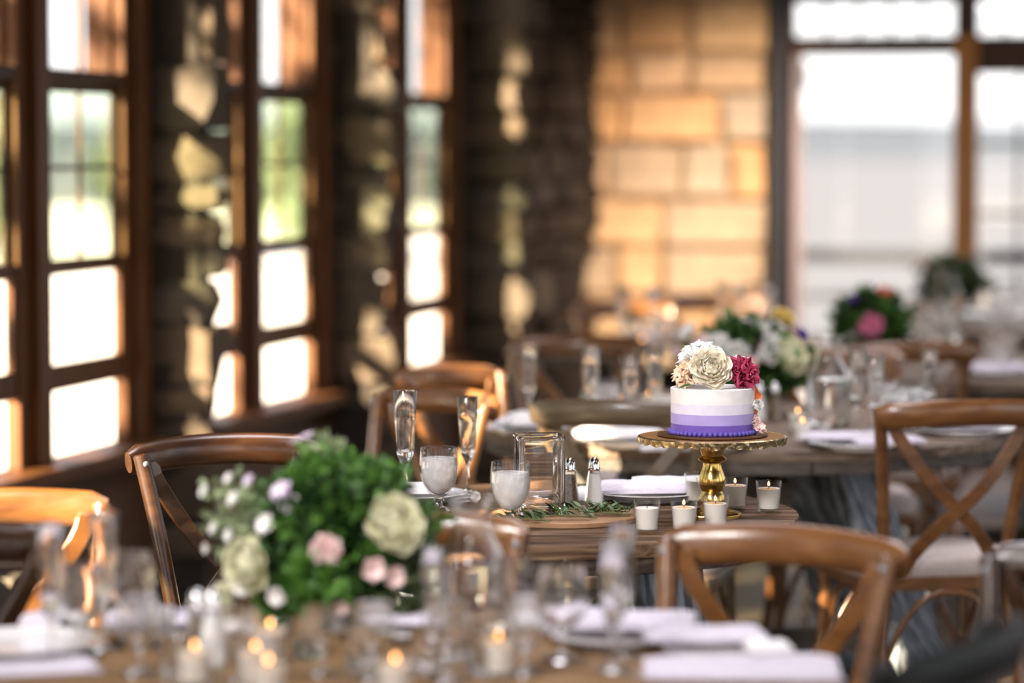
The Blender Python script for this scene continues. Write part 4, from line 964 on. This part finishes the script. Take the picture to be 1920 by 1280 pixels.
# ------------------------------------------------------------------ table behind the cake
B2 = P(1402, 778, TZ); mpp = B2.y / FPX
def b2(px, py, dy=-.06): p = P(px, py, None, B2.y + dy); return tuple(p - B2 - Vector((0, 0, .165)))
bl = [(b2(1345, 648, -.09), .044, 'rose', 'petal_white'), (b2(1320, 640, -.05), .034, 'rose', 'petal_blush'), (b2(1292, 617, 0), .03, 'rose', 'petal_white'), (b2(1478, 660, -.10), .050, 'rose', 'petal_greenish'), (b2(1466, 588, 0), .044, 'ruffled', 'petal_yellow'), (b2(1502, 618, -.04), .026, 'ruffled', 'petal_purple'), (b2(1450, 628, -.07), .034, 'rose', 'petal_white'), (b2(1415, 640, -.08), .03, 'open', 'petal_pink'),
      (b2(1425, 610, -.02), .034, 'rose', 'petal_white'), (b2(1270, 650, -.02), .018, 'open', 'petal_lilac'), (b2(1400, 600, 0), .030, 'ruffled', 'petal_white'), (b2(1440, 655, -.12), .030, 'rose', 'petal_white'), (b2(1385, 655, -.12), .034, 'rose', 'petal_white'), (b2(1455, 605, -.03), .030, 'open', 'petal_white'), (b2(1405, 672, -.14), .03, 'ruffled', 'petal_blush'), (b2(1380, 612, .0), .022, 'ruffled', 'petal_blush')]
bouquet('white rose bouquet with yellow and purple blooms behind the cake', B2, bl, .145, .150, 32, 1100, ('leaf_green', 'leaf_dark', 'leaf_bright'), sq=(1.1, 1, .85), leaf=.045)
T2 = 'on the table behind the cake'
for px, py, s, lab in [(1108, 812, 1, 'flute left of the others on the table behind the cake'), (1182, 818, .92, 'second flute left of the cake on the table behind'), (1228, 800, .95, 'third flute, nearest to the cake at its left'), (1606, 815, 1, 'left flute of the cluster right of the cake'), (1640, 832, 1, 'middle flute in the cluster right of the cake'), (1742, 806, .95, 'flute by itself in front of the right chair'), (992, 795, .95, 'bright flute at the left rim of the table behind the cake')]:
    flute.at(px, py, lab, scale=s, group=FG)
for px, py, s, lab in [(1135, 800, 1, 'goblet right of the leftmost flute behind the cake'), (1160, 825, .9, 'goblet with ice left of the cake, nearer one'), (1246, 812, .9, 'goblet close behind the left side of the cake'), (1680, 822, 1, 'goblet in the cluster right of the cake, front one'), (1706, 808, 1, 'goblet right in the cluster right of the cake'), (1655, 800, 1, 'goblet at the back of the cluster right of the cake')]:
    goblet.at(px, py, lab, scale=s, group=GG)
carafe.at(1552, 800, 'tall clear carafe right of the white rose bouquet', scale=1.15, group='glass carafes')
salt.at(1424, 792, 'shaker in front of the white rose bouquet, left one'); pepper.at(1452, 792, 'pepper shaker in front of the white rose bouquet', scale=1)
for px, py, lab in [(1505, 786, 'lit votive right of the cake on the table behind'), (1496, 768, 'lit votive behind the one right of the cake'), (1217, 735, 'lit votive left of the cake flowers on the table behind'), (1162, 742, 'lit votive beside the goblets left of the cake')]:
    votive.put(fl(px, py), lab, group='votive candles')
for px, py, s, lab in [(985, 812, .95, 'white plate at the left rim of the table behind the cake'), (1180, 836, 1, 'white plate under the grey chair rail left of the cake'), (1330, 842, .9, 'white plate hidden behind the cake stand'), (1610, 842, 1, 'white plate at the front right of the table behind the cake'), (1810, 816, 1, 'white plate between the right chair posts')]:
    plate.at(px, py, lab, scale=s, group=PGp)
for k, px, py, z, a, s, lab, m in [(2, 995, 808, .020, .2, 1.0, 'crumpled white napkin on the left plate behind the cake', 'napkin_white'), (0, 970, 806, .02, 0, .6, 'peach tinted folded napkin beside the crumpled one', 'napkin_white'), (0, 1160, 832, .021, .1, 1.0, 'white napkin on the plate under the grey chair rail', 'napkin_white'), (1, 1590, 834, .021, -.1, 1.0, 'lavender napkin on the plate right of the cake', 'napkin_cloth'), (0, 1665, 838, .012, .2, .8, 'lavender napkin left of the tall right chair', 'napkin_cloth'), (0, 1790, 812, .021, 0, 1.0, 'lavender napkin seen through the tall right chair', 'napkin_cloth'), (1, 1870, 808, .012, .2, .8, 'white napkin near the right edge behind the tall chair', 'napkin_white'), (0, 1265, 845, .004, .1, .8, 'white napkin hanging behind the cake stand rim', 'napkin_white')]:
    napkin(k, P(px, py, TZ) + Vector((0, 0, z)), a, lab, m, NG, s)

# ------------------------------------------------------------------ farther tables
B3 = P(1634, 688, TZ)
def b3(px, py, dy=-.06): p = P(px, py, None, B3.y + dy); return tuple(p - B3 - Vector((0, 0, .165)))
bouquet('bouquet with a pink peony and a coral bloom before the glazed door', B3, [(b3(1633, 602, -.12), .050, 'ruffled', 'petal_pink'), (b3(1658, 543, -.02), .030, 'rose', 'petal_coral'), (b3(1600, 555, -.04), .026, 'ruffled', 'petal_purple'), (b3(1640, 568, -.04), .024, 'rose', 'petal_blush'), (b3(1600, 620, -.08), .02, 'open', 'petal_white')],
        .128, .150, 33, 800, ('leaf_green', 'leaf_dark', 'leaf_bright'), sq=(1.05, 1, .9))
B5 = P(1785, 600, TZ)
def b5(px, py, dy=-.06): p = P(px, py, None, B5.y + dy); return tuple(p - B5 - Vector((0, 0, .165)))
bouquet('olive toned bouquet with orange blooms farthest away at the right', B5, [(b5(1792, 490, 0), .04, 'ruffled', 'petal_orange'), (b5(1730, 500, -.04), .03, 'ruffled', 'petal_blush'), (b5(1742, 520, -.04), .025, 'ruffled', 'petal_lilac'), (b5(1722, 545, -.04), .025, 'ruffled', 'petal_purple'), (b5(1770, 510, -.05), .03, 'rose', 'petal_white')],
        .150, .170, 34, 700, ('leaf_olive', 'leaf_dark', 'leaf_olive'), sq=(1.05, 1, .75))
carafe.at(1776, 608, 'milky bright carafe in front of the farthest bouquet', scale=1.1, group='glass carafes')
carafe.at(1826, 592, 'bright carafe right of the farthest bouquet', scale=1.25, group='glass carafes')
side = ['leftmost', 'second from left', 'third from left', 'fourth from left', 'fifth from left', 'sixth from left', 'rightmost']
for i, (px, py, s) in enumerate([(1735, 690, 1), (1762, 680, 1), (1796, 690, .95), (1712, 676, .9)]): flute.at(px, py, 'far flute on the peony table, %s at right of the peony' % ['second', 'third', 'last', 'first'][i], scale=s, group=FG)
for i, (px, py) in enumerate([(1748, 702), (1780, 700), (1862, 690), (1893, 684), (1880, 700)]): wine.at(px, py, 'far goblet on the peony table, %s from the left' % ordn[[0, 1, 2, 4, 3][i]], group=WG)
votive.put(fl(1716, 645), 'lit votive right of the pink peony bouquet', group='votive candles')
votive.put(fl(1757, 645), 'lit votive among the far glasses right of the peony', group='votive candles')
for i, (px, py, lab) in enumerate([(1870, 702, 'white plate with napkin on the peony table near the right edge'), (1560, 690, 'white plate left of the peony bouquet')]):
    plate.at(px, py, lab, group=PGp); napkin(0, P(px, py, TZ) + Vector((0, 0, .02)), .1, ['lavender napkin at the right edge on the peony table', 'lavender napkin left of the peony bouquet'][i], 'napkin_cloth', NG, .9)
for i, (px, py) in enumerate([(1168, 648), (1225, 655), (1355, 640), (1385, 648), (1412, 640), (1440, 650)]): flute.at(px, py, 'far flute below the golden wall, %s from the left' % ordn[i], group=FG)
for i, (px, py) in enumerate([(1190, 668), (1250, 662), (1372, 662), (1400, 668), (1428, 664)]): wine.at(px, py, 'far goblet below the golden wall, %s from the left' % ordn[i], group=WG)
for px, py, lab in [(1183, 652, 'bright lit votive on the table below the golden wall'), (1205, 640, 'lit votive right of the bright one below the golden wall')]: votive.put(fl(px, py), lab, group='votive candles', scale=1.2)
for i, (px, py, lab) in enumerate([(1230, 640, 'white plate at the back below the golden wall'), (1400, 640, 'white plate right of centre below the golden wall')]):
    plate.at(px, py, lab, group=PGp); napkin(0, P(px, py, TZ) + Vector((0, 0, .02)), .1, ['white napkin at the back below the golden wall', 'white napkin right of centre below the golden wall'][i], 'napkin_white', NG, .9)
for i, (px, py, s) in enumerate([(1852, 604, 1), (1876, 614, 1), (1902, 604, 1)]): wine.at(px, py, 'goblet on the farthest table by the glazed doors, %s from the left' % ordn[i], group=WG)
for kd in (goblet, wine, flute, carafe, votive, votive_out, tumbler, salt, pepper, plate, fork): kd.close()
